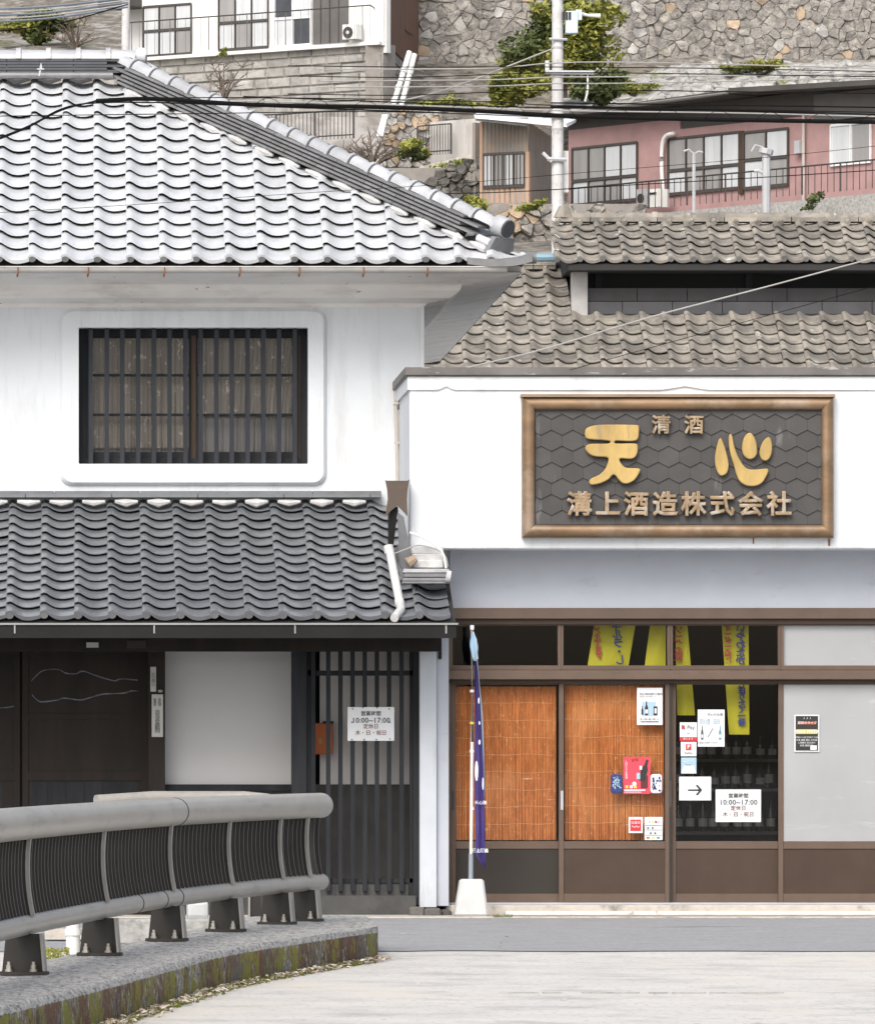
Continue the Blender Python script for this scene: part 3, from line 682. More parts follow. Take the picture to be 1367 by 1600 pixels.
t = hours_sign(543, 616, 1105, 1158, YL - .02, 'white opening hours board fixed to the dark lattice gate')
for (x, y) in ((551, 1108), (567, 1106), (589, 1106), (608, 1108), (550, 1156), (569, 1156), (588, 1156), (609, 1155), (550, 1129), (609, 1129)):
    MB().pbox(x - 1, x + 1, y - 1, y + 1, YL - .024, .004).build('screw', metal_dk, t)

# ================= SHOP =================
YF = 59.6; YB2 = 60.1
S = thing('sake_shop', (5.0, YF, 0), 'white fronted sake brewery shop with bronze sign and brown sliding doors', 'building')
FX = PX(640, YF); SX1 = 7.95
MB().box(FX, SX1, YF, 62.6, PZ(858, YF), PZ(588, YF)).build('fascia', plaster, S, bevel=.012)
# upper string course with the two small waves
mb = MB(); top = []; bot = []
x = 640
while x < 1860:
    up = 0
    for cx in (697, 1070, 1450): up += 6.0 * max(0, 1 - abs(x - cx) / (14 if cx == 697 else 40)) ** (1.3)
    bot.append((x, 609 - up)); x += 2 if x < 740 else 6
for (xx, yy) in bot: mb.v += [tuple(P(xx, yy, YF - .018)), tuple(P(xx, 588, YF - .018)), tuple(P(xx, yy, YF - .001)), tuple(P(xx, 588, YF - .001))]
for k in range(len(bot) - 1):
    a = 4 * k; mb.f += [(a, a + 4, a + 5, a + 1), (a, a + 2, a + 6, a + 4), (a + 1, a + 5, a + 7, a + 3)]
mb.build('string_course', plaster, S)
mb = MB(); mb.box(FX - .018, FX, YF - .018, 62, PZ(609, YF), PZ(588, YF)); mb.build('string_course', plaster, S)
mb = MB(); mb.box(FX - .04, SX1, YF - .05, 62.0, PZ(586, YF), PZ(574, YF)); mb.box(FX - .03, SX1, YF - .03, 62.2, PZ(588.5, YF), PZ(586.2, YF)); mb.build('parapet_cap', pbr('cap_metal', (.13, .12, .115), .5, var=.25, scale=3, col2=(.45, .45, .45), mask=(.6, .7), mscale=4, mstretch=(1, 1, 6)), S)
MB().box(FX + .06, SX1 - .02, YF + .1, 63.5, PZ(574, YF) - .3, PZ(574, YF) - .02).build('flat_roof', greyboard, S)
MB().box(PX(703, YB2), SX1, YB2, YB2 + .3, PZ(950, YB2), PZ(856, YB2)).build('band', bandm, S)
MB().box(PX(640, YB2), PX(703, YB2), YB2 + .05, YB2 + .3, PZ(950, YB2), PZ(830, YB2)).build('band_end', bandm, S)
# header
mb = MB(); mb.pbox(700, 1562, 950, 967, YB2 - .06, .12); mb.build('door_header', alum, S, bevel=.004)
MB().pbox(700, 1562, 967.5, 975, YB2 - .02, .1).build('header_rail', kick, S)
YG = YB2 + .03
cols_ = [(703, 876), (876, 1047), (1047, 1220), (1220, 1391), (1391, 1562)]
for ci, (a, b_) in enumerate(cols_):
    w_ = thing('transom_window', P((a + b_) / 2, 1048, YG), None, None); w_.parent = S; w_.matrix_parent_inverse = Matrix.Translation(-S.location)
    mb = MB(); mb.pbox(a, a + 4.2, 975, 1047, YG - .02, .05); mb.pbox(b_ - 4.2, b_, 975, 1047, YG - .02, .05); mb.pbox(a + 4.2, b_ - 4.2, 1040, 1047, YG - .02, .05); mb.pbox(a + 4.2, b_ - 4.2, 975, 977.5, YG - .02, .05)
    mb.build('window_frame', alum, w_, bevel=.003)
    MB().pbox(a + 4.2, b_ - 4.2, 977.5, 1040, YG + .012, .004).build('pane', frost if ci >= 3 else glassm, w_)
mb = MB(); mb.pbox(700, 1562, 1047.5, 1062, YB2 - .06, .14); mb.build('transom_beam', alum, S, bevel=.005)
MB().pbox(700, 1562, 1062.3, 1068, YB2 - .0, .08).build('door_track', kick, S)
doors = [(704, 881, .05), (873, 1047, .0), (1048, 1224, .05), (1216, 1391, .0), (1391, 1562, .05)]
for di, (a, b_, dy) in enumerate(doors):
    y = YG + dy
    D = thing('sliding_door', P((a + b_) / 2, 1411, y), None, None); D.parent = S; D.matrix_parent_inverse = Matrix.Translation(-S.location)
    sw = 8
    mb = MB(); mb.pbox(a, a + sw, 1066, 1411, y, .035); mb.pbox(b_ - sw, b_, 1066, 1411, y, .035)
    mb.pbox(a + sw, b_ - sw, 1066, 1070, y + .002, .03); mb.pbox(a + sw, b_ - sw, 1315, 1327, y + .002, .03); mb.pbox(a + sw, b_ - sw, 1397, 1411, y + .002, .03)
    mb.build('door_frame', alum, D, bevel=.003)
    MB().pbox(a + sw, b_ - sw, 1070, 1315, y + .014, .004).build('pane', frost if di >= 3 else glassm, D)
    MB().pbox(a + sw, b_ - sw, 1327, 1397, y + .012, .01).build('kick_panel', kickg if di == 0 else kick, D)
    hx = {0: 708, 1: 878, 2: 1219.5, 3: 1221, 4: 1550}[di]
    if di != 3: MB().pbox(hx - 2.2, hx + 2.2, 1236, 1266, y - .004, .01).build('handle', metal_lt if di in (1, 2) else metal_dk, D, bevel=.002)
MB().pbox(1045.5, 1049.5, 1068, 1411, YG - .004, .03).build('centre_seal', kickg, S)
MB().pbox(1046, 1049, 1220, 1262, YG - .012, .012).build('door_lock', metal_dk, S)
MB().pbox(697, 704, 975, 1411, YG - .03, .1).build('door_jamb', alum, S, bevel=.003)
MB().pbox(697, 1562, 1411, 1414, YB2 + .0, .15).build('door_sill_rail', metal_lt, S)
MB().box(PX(697, 59.9), SX1, 59.955, YB2 + .4, 0, PZ(1414.3, YB2)).build('door_step', sill_c, S, bevel=.008)
MB().pbox(790, 1562, 1424.5, 1429.5, 59.5, .12).build('kerb_edging', pbr('kerb_white', (.66, .65, .62), .8, var=.12, scale=3, col2=(.3, .29, .27), mask=(.58, .66), mscale=6), None, kind='structure')
# interior
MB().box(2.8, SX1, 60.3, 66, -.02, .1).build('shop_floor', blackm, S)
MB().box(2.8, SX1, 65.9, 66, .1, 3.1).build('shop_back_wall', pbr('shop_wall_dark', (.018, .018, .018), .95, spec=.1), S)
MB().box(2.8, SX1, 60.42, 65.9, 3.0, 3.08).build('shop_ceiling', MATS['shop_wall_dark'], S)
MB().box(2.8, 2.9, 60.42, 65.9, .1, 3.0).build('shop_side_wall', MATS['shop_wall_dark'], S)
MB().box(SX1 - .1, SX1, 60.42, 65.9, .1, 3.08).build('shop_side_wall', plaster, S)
MB().box(SX1 - .15, SX1, 60.2, 60.4, 0, 3.1).build('shop_side_pier', plaster, S)
# blinds: reeds joined (too many to count), cords across
YC = YG + .12
def reed_blind(px0, px1, py0, py1, label):
    t = thing('reed_blind', P((px0 + px1) / 2, py1, YC), label, 'blind')
    mb = MB(); x = px0
    while x < px1:
        w_ = random.uniform(1.5, 2.7); x1 = min(x + w_, px1); xm = (x + x1) / 2; dy = random.uniform(0, .004)
        a0, a1, a2 = P(x, py0 + random.uniform(-1, 1), YC + dy), P(xm, py0, YC - .006 + dy), P(x1, py0, YC + dy)
        off = Vector((random.uniform(-.003, .003), 0, -(py1 - py0) * YC / F))
        mb.add([a0, a1, a2, a0 + off, a1 + off, a2 + off], [(0, 1, 4, 3), (1, 2, 5, 4)]); x = x1 + .12
    mb.build('reeds', blind, t, kind='stuff')
    y = py0 + 26; mb = MB()
    for yy in range(int(y), int(py1), 27):
        pts = [P(xx, yy + 3.5 * noise.noise(Vector((xx * .02, yy, 0))), YC - .006) for xx in range(int(px0), int(px1) + 1, 8)]
        MB().tube(pts, .0022, 4).build('blind_cord', cord, t)
    return t
reed_blind(711, 869, 1073, 1313, 'brown reed blind hanging behind the first door pane beside the flag')
reed_blind(882, 1037, 1071, 1313, 'brown reed blind behind the second door pane with the posters')
# shelves with bottles
for si, py in enumerate((1186, 1232, 1300)):
    yy = 62.4
    t = thing('shelf', P(1140, py, yy), ['topmost dark shelf with bottles inside the shop', 'middle dark shelf with bottles inside the shop', 'lowest dark counter shelf inside the shop'][si], 'shelf')
    MB().pbox(1040, 1235, py, py + 5, yy, .35).build('board', greyboard, t)
    for xx in (1042, 1230): MB().pbox(xx, xx + 4, py + 5, py + 44, yy + .02, .3).build('bracket', greyboard, t)
bm_prof = [(.036, 0), (.038, .01), (.038, .17), (.03, .21), (.014, .25), (.013, .29), (.016, .295), (.016, .31)]
me_b, _ = MB().lathe((0, 0, 0), bm_prof, 10).mesh('bottle', bottle_m, True, center=False)
me_l, _ = MB().lathe((0, 0, 0), [(.0385, .05), (.0385, .13)], 10).mesh('bottle_label', label_m, True, center=False)
for si, py in enumerate((1186, 1232, 1300)):
    for k in range(9):
        x = 1062 + k * 18 + random.uniform(-3, 3)
        b_ = link('sake_bottle', me_b, None, P(x, py, 62.4) + Vector((0, .12, 0)), scale=(1, 1, random.choice((.7, .8, .95)) if si < 2 else .9), cat='bottle', group='sake bottles on the shop shelves',
                  label='dark sake bottle standing on the %s shelf inside the shop' % ('topmost', 'middle', 'lowest counter')[si])
        link('label_band', me_l, b_, wl(b_), scale=b_.scale[:]).matrix_parent_inverse = Matrix.Diagonal((1, 1, 1 / b_.scale[2], 1)) @ Matrix.Translation(-b_.location)
# street banner reflections in the glass, built as mirrored cloth inside the shop
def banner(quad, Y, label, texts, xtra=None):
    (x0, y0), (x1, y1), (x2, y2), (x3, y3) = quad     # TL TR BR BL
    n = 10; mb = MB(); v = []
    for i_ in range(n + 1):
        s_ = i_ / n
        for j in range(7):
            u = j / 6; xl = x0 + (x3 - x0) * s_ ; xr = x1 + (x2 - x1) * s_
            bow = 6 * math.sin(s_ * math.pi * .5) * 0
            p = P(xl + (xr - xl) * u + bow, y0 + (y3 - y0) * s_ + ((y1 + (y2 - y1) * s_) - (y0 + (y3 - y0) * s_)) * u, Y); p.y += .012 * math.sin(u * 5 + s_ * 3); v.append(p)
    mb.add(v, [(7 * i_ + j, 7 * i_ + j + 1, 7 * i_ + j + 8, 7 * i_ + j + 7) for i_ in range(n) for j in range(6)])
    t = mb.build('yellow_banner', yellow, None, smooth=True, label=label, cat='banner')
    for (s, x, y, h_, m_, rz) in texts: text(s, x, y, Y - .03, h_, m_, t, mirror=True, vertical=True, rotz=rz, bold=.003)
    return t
YBn = YG + .085
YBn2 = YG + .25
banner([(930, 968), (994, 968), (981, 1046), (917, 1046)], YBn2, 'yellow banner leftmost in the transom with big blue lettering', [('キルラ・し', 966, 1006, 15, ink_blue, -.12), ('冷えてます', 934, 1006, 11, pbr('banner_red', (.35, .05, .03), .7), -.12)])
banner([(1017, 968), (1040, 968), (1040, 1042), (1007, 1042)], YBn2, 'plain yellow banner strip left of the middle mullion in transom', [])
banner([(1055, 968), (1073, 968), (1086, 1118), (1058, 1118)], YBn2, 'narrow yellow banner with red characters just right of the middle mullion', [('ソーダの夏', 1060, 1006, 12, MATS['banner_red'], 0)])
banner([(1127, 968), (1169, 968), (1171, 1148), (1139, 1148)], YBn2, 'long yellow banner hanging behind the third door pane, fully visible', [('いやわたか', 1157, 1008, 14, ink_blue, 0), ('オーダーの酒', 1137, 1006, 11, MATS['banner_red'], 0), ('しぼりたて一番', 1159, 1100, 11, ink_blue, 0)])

# signs on the glass
def sheet(name, x0, x1, y0, y1, mat, label, cat, Y=YG - .004, th=.003):
    return MB().pbox(x0, x1, y0, y1, Y, th).build(name, mat, None, label=label, cat=cat)
def flat(x0, x1, y0, y1, mat, parent, name='print', Y=YG - .0065): return MB().pbox(x0, x1, y0, y1, Y, .002).build(name, mat, parent)
def bottle_print(x, y0, h_, mat, parent, Y=YG - .008, wd=.22, rot=0):
    pr = [(-.5, 1), (-.5, .45), (-.2, .25), (-.17, 0), (.17, 0), (.2, .25), (.5, .45), (.5, 1)]
    pts = []
    for a, b_ in pr:
        dx, dy = a * h_ * wd, (b_ - 1) * h_; c, s = math.cos(rot), math.sin(rot); pts.append(P(x + dx * c - dy * s, y0 + h_ + dx * s + dy * c, Y))
    return MB().prism(pts, (0, .002, 0)).build('bottle_print', mat, parent)
Y1 = YG - .02
t = sheet('poster', 995, 1035, 1075, 1133, white_paper, 'white poster with black bottles near top of the second door pane', 'poster', Y1 + .02)
text('天心 純米酒のご案内', 1017, 1085, YG - .003, 3.6, ink_grey, t); text('のみくらべセット', 1012, 1089, YG - .003, 3.0, ink_grey, t)
flat(1003, 1025, 1097, 1119, ink_lblue, t, Y=YG - .002); bottle_print(1003.5, 1103, 14, ink, t, YG - .005); bottle_print(1010, 1096, 22, ink, t, YG - .005); flat(1021, 1027, 1104, 1118, ink, t, Y=YG - .0045); flat(1022.5, 1025.5, 1107, 1115, white_paper, t, Y=YG - .0065)
flat(1008, 1012, 1109, 1115, white_paper, t, Y=YG - .0075)
for xx in (1004, 1012, 1018, 1025): text('酒一升', xx, 1124, YG - .003, 2.6, ink_grey, t); text('本醸造', xx, 1128, YG - .003, 2.6, ink_grey, t)
t = sheet('red_poster', 974, 1016, 1183, 1241, poster_red, 'red sake poster with a tilted black bottle on second door', 'poster', YG)
bottle_print(1002, 1186, 34, ink, t, YG - .005, .3, .28); flat(1001, 1012, 1212, 1232, pbr('poster_shadow_maroon', (.10, .02, .02), .6), t, Y=YG - .003); flat(994.5, 1000, 1208, 1218, ink_lblue, t, Y=YG - .008); flat(999, 1003, 1197, 1203, white_paper, t, Y=YG - .008)
text('しぼりたて生原酒', 978.5, 1203, YG - .003, 4.0, white_paper, t, vertical=True); text('新酒', 992, 1188, YG - .003, 5, MATS['banner_red'], t, rotz=-.2)
flat(975, 1008, 1234, 1236, white_paper, t, Y=YG - .003); flat(975, 1002, 1237, 1239.5, pbr('poster_pink', (.7, .3, .33), .6), t, Y=YG - .003)
mb = MB().tube([P(991, 1225, YG - .001), P(991, 1225, YG - .004)], .018, 12); mb.build('print', white_paper, t)
for xx, mm in ((977, ink_yel), (984, white_paper), (990, ink_yel)): flat(xx, xx + 4.5, 1227.5, 1232, mm, t, Y=YG - .0035)
def pouch(x0, x1, y0, y1, m0, m1, label):
    pts = rrect(PX(x0, YG), PX(x1, YG), PZ(y1, YG), PZ(y0, YG), .025, 4)
    t = MB().prism([(x, YG - .03, z) for x, z in pts], (0, .03, 0)).build('patterned_cup_sleeve', m0, None, bevel=.006, label=label, cat='ornament')
    for k in range(18):
        a = P(random.uniform(x0 + 2, x1 - 4), random.uniform(y0 + 3, y1 - 6), YG - .032); w_, h_ = random.uniform(.006, .02), random.uniform(.008, .03)
        q = random.uniform(-.01, .01)
        MB().prism([a, a + Vector((w_, 0, q)), a + Vector((w_ + q, 0, -h_)), a + Vector((q, 0, -h_ * .7))], (0, .0015, 0)).build('pattern_print', m1, t)
pouch(954, 972, 1210, 1240, ink_blue, ink_lblue, 'dark blue patterned sleeve left of the red poster')
pouch(1016, 1034, 1210, 1240, white_paper, ink_blue, 'white sleeve with blue pattern right of the red poster')
t = sheet('red_sticker', 982, 1004, 1277, 1302, white_paper, 'small square sticker with red print low on second door', 'sticker', YG)
flat(984.5, 1001.5, 1281, 1299, ink_red, t, Y=YG - .003); text('加盟店', 993, 1286, YG - .006, 4.5, white_paper, t); text('PayPay', 993, 1292, YG - .006, 4, white_paper, t)
t = sheet('payment_chart', 1007, 1035, 1277, 1313, white_paper, 'pale payment chart with rows of marks low on second door', 'sticker', YG)
for yy in (1290, 1297, 1305): flat(1008, 1034, yy, yy + .7, ink_grey, t, Y=YG - .003)
for xx, mm in ((1013, ink_lblue), (1018, ink_yel), (1023, ink_red), (1027, ink_lblue)): flat(xx, xx + 3.4, 1283, 1286.5, mm, t, Y=YG - .003)
for xx, mm in ((1010, orange), (1018, ink_yel), (1026, ink_teal)): flat(xx, xx + 4.5, 1308, 1311, mm, t, Y=YG - .003)
for xx, yy in ((1011, 1293), (1018, 1293), (1015, 1301), (1022, 1301)): flat(xx, xx + 3, yy, yy + 2.5, ink_grey, t, Y=YG - .003)
Y3 = YG + .05
t = sheet('leaflet', 1090, 1132, 1109, 1167, white_paper, 'white leaflet with sake bottles at top of the third door pane', 'leaflet', Y3)
text('天心のお酒', 1117, 1117, Y3 - .003, 4.5, ink_grey, t)
for yy in (1125, 1128, 1131): text('原料米山田錦', 1101, yy, Y3 - .003, 2.6, ink_lblue, t); text('精米歩合', 1120, yy, Y3 - .003, 2.6, ink_lblue, t)
for xx in (1097, 1125):
    bottle_print(xx, 1134, 22, ink_teal if xx == 1125 else ink_grey, t, Y3 - .005, .16)
    flat(xx - 1.2, xx + 1.2, 1148, 1153, white_paper, t, Y=Y3 - .0075)
mb = MB().tube([P(1106, 1152, Y3 - .002), P(1114, 1138, Y3 - .002)], .003, 4); mb.build('print', ink_grey, t)
text('ご自由にお取りください', 1106, 1161, Y3 - .003, 2.8, ink_grey, t)
t = sheet('payment_sticker', 1062, 1089, 1129, 1158, white_paper, 'white R Pay sticker with red stripe on third door', 'sticker', Y3)
text('R Pay', 1075.5, 1137, Y3 - .003, 8, ink_grey, t); text('R', 1067, 1137, Y3 - .004, 8.5, ink_red, t, bold=.001); flat(1062, 1089, 1152, 1158, ink_red, t, Y=Y3 - .003); text('使えます', 1075, 1155, Y3 - .006, 3.6, white_paper, t)
text('ok', 1075.5, 1146, Y3 - .003, 5, pbr('ink_green', (.1, .35, .15), .6), t)
t = sheet('payment_sticker', 1063.5, 1088, 1159.5, 1182, white_paper, 'white sticker with small red square mark below the R Pay sticker', 'sticker', Y3)
mb = MB().pbox(1071.5, 1080, 1163, 1172.5, Y3 - .003, .002); mb.build('print', ink_red, t, bevel=.0); text('P', 1075.8, 1167.5, Y3 - .006, 8, white_paper, t, bold=.001); text('PayPay', 1075.8, 1177, Y3 - .003, 4.2, ink_grey, t)
t = sheet('blue_sticker', 1064, 1088, 1184, 1209, ink_lblue, 'pale blue square sticker with white print above the arrow sheet', 'sticker', Y3)
MB().prism([P(1064, 1209, Y3 - .002), P(1069, 1196, Y3 - .002), P(1083, 1196, Y3 - .002), P(1088, 1209, Y3 - .002)], (0, .0015, 0)).build('print', white_paper, t); text('Smart Pay', 1076, 1190, Y3 - .003, 4.6, white_paper, t); text('Smart', 1076, 1195.5, Y3 - .004, 4.2, ink_teal, t)
t = sheet('arrow_sign', 1061, 1111, 1214, 1251, white_paper, 'white sheet with a black arrow pointing right on third door', 'sign', Y3, .004)
MB().pbox(1075, 1095, 1233.8, 1236.2, Y3 - .003, .002).build('arrow_shaft', ink, t)
pts = [(1087, 1227.5), (1089.5, 1226.5), (1097, 1234.6), (1089.5, 1243), (1087, 1242), (1093, 1235)]
MB().prism([P(x, y, Y3 - .0055) for x, y in pts], (0, .002, 0)).build('arrow_head', ink, t)
hours_sign(1118, 1189, 1234, 1285, Y3 - .006, 'white opening hours sheet low on the third door glass')
t = sheet('event_poster', 1241, 1280, 1117, 1175, white_paper, 'black and white event poster with yellow glow on frosted door', 'poster', YG + .001)
Y4 = YG
flat(1243, 1278, 1119, 1173, ink, t, Y=Y4 - .003); flat(1247, 1275, 1128, 1132, pbr('poster_orange', (.5, .1, .03), .6), t, Y=Y4 - .005); text('蔵開きライブ', 1261, 1130, Y4 - .008, 4.6, white_paper, t)
flat(1244, 1277, 1140, 1147, ink_yel, t, Y=Y4 - .005); text('SAKE FESTA', 1261, 1144, Y4 - .008, 6.5, white_paper, t, bold=.0006)
for k, s in enumerate(('OPEN 11:00 START 12:00', '出演 演奏 屋台 日本酒', '入場無料 雨天決行', '会場 酒蔵広場')): text(s, 1260, 1152.5 + 4.3 * k, Y4 - .006, 3.1, white_paper, t)
flat(1266, 1276, 1165, 1172, white_paper, t, Y=Y4 - .005); text('♪  ♪  ♪', 1261, 1122.5, Y4 - .006, 4.5, white_paper, t)

# ================= SIGNBOARD =================
B = thing('brewery_signboard', P(1060, 840, YF - .1), 'bronze framed signboard with gold brewery lettering on dark hexagon panel', 'sign')
YS2 = YF - .10
MB().pbox(832, 1288, 634, 824, YS2 + .055, .045).build('back_panel', signgrey, B)
# frame: four mitred half-round rails
def rail(p_out0, p_out1, p_in0, p_in1, name='frame_rail'):
    mb = MB(); n = 7
    for (po, pi) in ((p_out0, p_in0), (p_out1, p_in1)):
        for k in range(n):
            a = math.pi * k / (n - 1); u = .5 - .5 * math.cos(a)
            mb.v.append((PX(po[0] + (pi[0] - po[0]) * u, YS2), YS2 + .03 - .045 * math.sin(a), PZ(po[1] + (pi[1] - po[1]) * u, YS2)))
        mb.v.append((PX(pi[0], YS2), YS2 + .1, PZ(pi[1], YS2))); mb.v.append((PX(po[0], YS2), YS2 + .1, PZ(po[1], YS2)))
    m = n + 2
    for k in range(m): mb.f.append((k, (k + 1) % m, m + (k + 1) % m, m + k))
    return mb.build(name, bronze, B, smooth=True)
O = [(816, 619), (1303, 623), (1303, 841), (816, 840)]; I = [(835, 639), (1285, 641), (1285, 820), (835, 820)]
O = [(816, 620), (1303, 620), (1303, 840), (816, 840)]; I = [(836, 640), (1284, 640), (1284, 820), (836, 820)]
for k in range(4): rail(O[k], O[(k + 1) % 4], I[k], I[(k + 1) % 4])
mb = MB(); mb.pbox(814, 1305, 615.5, 620, YS2 - .02, .12); mb.build('frame_cap', pbr('bronze_dull', (.28, .2, .14), .6, metal=.3), B)
# hexagon scales
hw = 33.3; hr = hw / math.sqrt(3); row = hr * 1.5 * .87
r_ = 0; y = 640 - 2
Yh = YS2 + .055
def clip_poly(pts, x0, x1, y0, y1):
    def cut(p, f):
        out = []
        for i_ in range(len(p)):
            a, b_ = p[i_], p[(i_ + 1) % len(p)]; fa, fb = f(a), f(b_)
            if fa >= 0: out.append(a)
            if fa * fb < 0: t_ = fa / (fa - fb); out.append((a[0] + (b_[0] - a[0]) * t_, a[1] + (b_[1] - a[1]) * t_))
        return out
    for f in (lambda p: p[0] - x0, lambda p: x1 - p[0], lambda p: p[1] - y0, lambda p: y1 - p[1]):
        pts = cut(pts, f)
        if len(pts) < 3: return []
    return pts
while y < 835:
    x = 836 - hw + (hw / 2 if r_ % 2 else 0) - 8
    while x < 1300:
        vr = row / 1.5 - .0
        pts = [(x + (hw / 2 - .15) * a, y + (vr - .15) * b_) for a, b_ in ((0, -1), (1, -.5), (1, .5), (0, 1), (-1, .5), (-1, -.5))]
        pts = clip_poly(pts, 836.5, 1283.5, 640.5, 819.5)
        if pts:
            n_ = len(pts); mb = MB(); cxp = sum(p[0] for p in pts) / n_; cyp = sum(p[1] for p in pts) / n_
            tl = lambda p: Yh - .009 - .007 * ((p[1] - y) / vr)     # bottoms stand proud like scales
            top_ = [P(p[0], p[1], Yh) + Vector((0, tl(p) - Yh, 0)) for p in pts]; bot_ = [P(p[0], p[1], Yh) for p in pts]
            mb.add(top_ + bot_, [tuple(range(n_))] + [(i_, i_ + n_, (i_ + 1) % n_ + n_, (i_ + 1) % n_) for i_ in range(n_)])
            mb.build('hexagon_panel', signgrey, B)
        x += hw
    y += row; r_ += 1
def glyph(polys, Y, mat, dep=.03):
    for pts in polys:
        q = [P(x / 3.695 + 880, y / 3.695 + 640, Y) for x, y in pts]
        q = crom(q, 3, True)
        mb = MB(); mb.prism(q, (0, dep, 0)); mb.build('letter_stroke', mat, B, bevel=.007)
YLt = YS2 - .005
glyph([[(125, 130), (135, 108), (170, 93), (240, 86), (420, 88), (436, 98), (438, 125), (434, 160), (420, 177), (380, 182), (305, 179), (303, 195), (410, 195), (430, 208), (430, 240), (418, 270), (390, 284), (325, 282), (340, 318), (370, 336), (440, 340), (440, 362), (415, 402), (380, 424), (350, 426), (325, 410), (293, 374), (262, 402), (215, 425), (170, 434), (155, 428), (150, 412), (165, 396), (205, 378), (238, 348), (256, 310), (257, 276), (185, 270), (150, 255), (128, 228), (135, 206), (165, 197), (262, 195), (264, 179), (150, 170), (128, 155)]], YLt, gold)
glyph([[(905, 163), (890, 200), (876, 270), (880, 330), (900, 375), (925, 380), (948, 360), (955, 310), (940, 240), (920, 180)],
       [(962, 140), (955, 170), (962, 240), (985, 320), (1010, 400), (1050, 435), (1100, 442), (1145, 425), (1175, 380), (1185, 348), (1170, 340), (1120, 345), (1060, 340), (1020, 290), (990, 220), (975, 150)],
       [(1073, 132), (1045, 160), (1032, 215), (1040, 260), (1070, 285), (1100, 280), (1120, 250), (1115, 190), (1098, 150)],
       [(1183, 157), (1150, 190), (1133, 245), (1145, 285), (1170, 295), (1195, 275), (1207, 225), (1200, 175)]], YLt, gold)
for s, x in (('清', 1033), ('酒', 1084)): text(s, x, 665.5, YLt + .012, 28.5, copper, B, name='letter', ext=.010, bevel=.0045)
for k, s in enumerate('溝上酒造株式会社'): text(s, 905 + k * 44.6, 790, YLt + .012, 36.5, copper, B, name='letter', ext=.012, bevel=.0075)
MB().pbox(1176, 1178, 838, 850, YF - .006, .004).build('rust_run', rust, B); MB().pbox(1294, 1297, 842, 853, YF - .006, .004).build('rust_run', rust, B)

# ================= rainwater goods at the junction =================
t = thing('downpipe', P(622, 750, 61.6), 'pale beige drainpipe bending down beside the shop fascia corner', 'drainpipe')
pa = crom([P(641, 592, 61.7), P(630, 594, 61.75), P(621, 603, 61.8), P(618, 625, 61.8), P(620, 680, 61.8), P(622, 752, 61.8)], 5)
MB().tube(pa, .018, 8).build('pipe', pvcg, t, smooth=True)
pa = crom([P(640, 600, 61.5), P(629, 602, 61.5), P(624, 612, 61.5), P(623, 640, 61.5), P(624.5, 752, 61.5)], 5); MB().tube(pa, .012, 8).build('cable_pipe', wirel, t, smooth=True)
for yy in (628, 690): MB().pbox(616, 627, yy, yy + 3, 61.45, .02).build('clip', pvcg, t)
t = thing('rainwater_hopper', P(621, 805, 59.5), 'brown butterfly shaped rainwater hopper above the lower roof', 'hopper')
pts = [(602, 750), (611, 755), (620, 759), (630, 755), (640, 749), (637, 765), (636, 780), (637, 807), (629, 798), (621, 790), (612, 797), (602, 807), (606, 780), (605, 765)]
MB().prism([P(x, y, 59.42) for x, y in pts], (0, .03, 0)).build('front_plate', hopperm, t)
mb = MB(); mb.prism([P(603, 751, 59.45), P(638, 751, 59.45), P(634, 765, 59.45), P(607, 765, 59.45)], (0, .15, 0)); mb.build('tray', hopperm, t)
MB().hexa([P(610, 790, 59.46), P(622, 792, 59.46), P(613, 868, 59.52), P(606, 864, 59.52)], [P(606, 800, 59.66), P(621, 798, 59.66), P(613, 868, 59.7), P(606, 864, 59.7)]).build('chute', gutterd, t)
t = thing('flashing_board', P(632, 900, 59.52), 'dark grey sheet metal flashing leaning behind the hopper on the lower roof', 'flashing')
MB().hexa([P(621, 800, 59.46), P(631, 808, 59.46), P(648, 895, 59.46), P(624, 900, 59.46)], [P(621, 800, 59.5), P(631, 808, 59.5), P(648, 895, 59.5), P(624, 900, 59.5)]).build('sheet', flash, t)
MB().hexa([P(613, 866, 59.47), P(622, 850, 59.52), P(636, 905, 59.44), P(628, 908, 59.44)], [P(613, 866, 59.52), P(622, 850, 59.52), P(636, 905, 59.48), P(628, 908, 59.48)]).build('lower_sheet', flash, t)
t = thing('roof_downpipe', P(622, 965, 59.1), 'white drainpipe lying on the lower roof with elbow at the eave', 'drainpipe')
MB().tube([P(608, 857, 59.4), P(625, 945, 59.2)], .036, 12).build('pipe', pvcgrey, t, smooth=True)
MB().tube([P(606.5, 853, 59.42), P(608.5, 865, 59.40)], .042, 12).build('collar', pvcgrey, t, smooth=True)
MB().tube([P(625, 944, 59.2), P(626.5, 953, 59.0), P(616, 966, 58.82)], .036, 12).build('elbow', pvcgrey, t, smooth=True)
MB().tube([P(623.5, 938, 59.22), P(626, 950, 59.17)], .041, 12).build('collar', pvcgrey, t, smooth=True)
t = thing('end_ridge', P(665, 912, 59.7), 'short stack of grey ridge tiles with white mortar under the fascia corner', 'ridge tiles')
for k, (y0, y1, dx) in enumerate(((889, 895, 0), (896, 902, 1), (903, 908, -1), (908.5, 912, -2))): MB().pbox(630 + dx, 702 - dx, y0, y1, 59.35 - .01 * k, .22).build('ridge_course', pbr('pale_noshi', (.42, .42, .43), .5, var=.2, scale=6) if k == 0 else noshi, t, bevel=.004)
MB().tube([P(697, 900, 59.30), P(704, 901, 59.30)], .05, 10).build('end_mortar', mortar, t, smooth=True)
for k, (yy) in enumerate((860, 872, 882)): 
    mb = MB(); MB().pbox(641 + k * 2, 693, yy - 7, yy + 6, 59.50 - .02 * k, .08).build('mortar_course', mortar, t, bevel=.01)
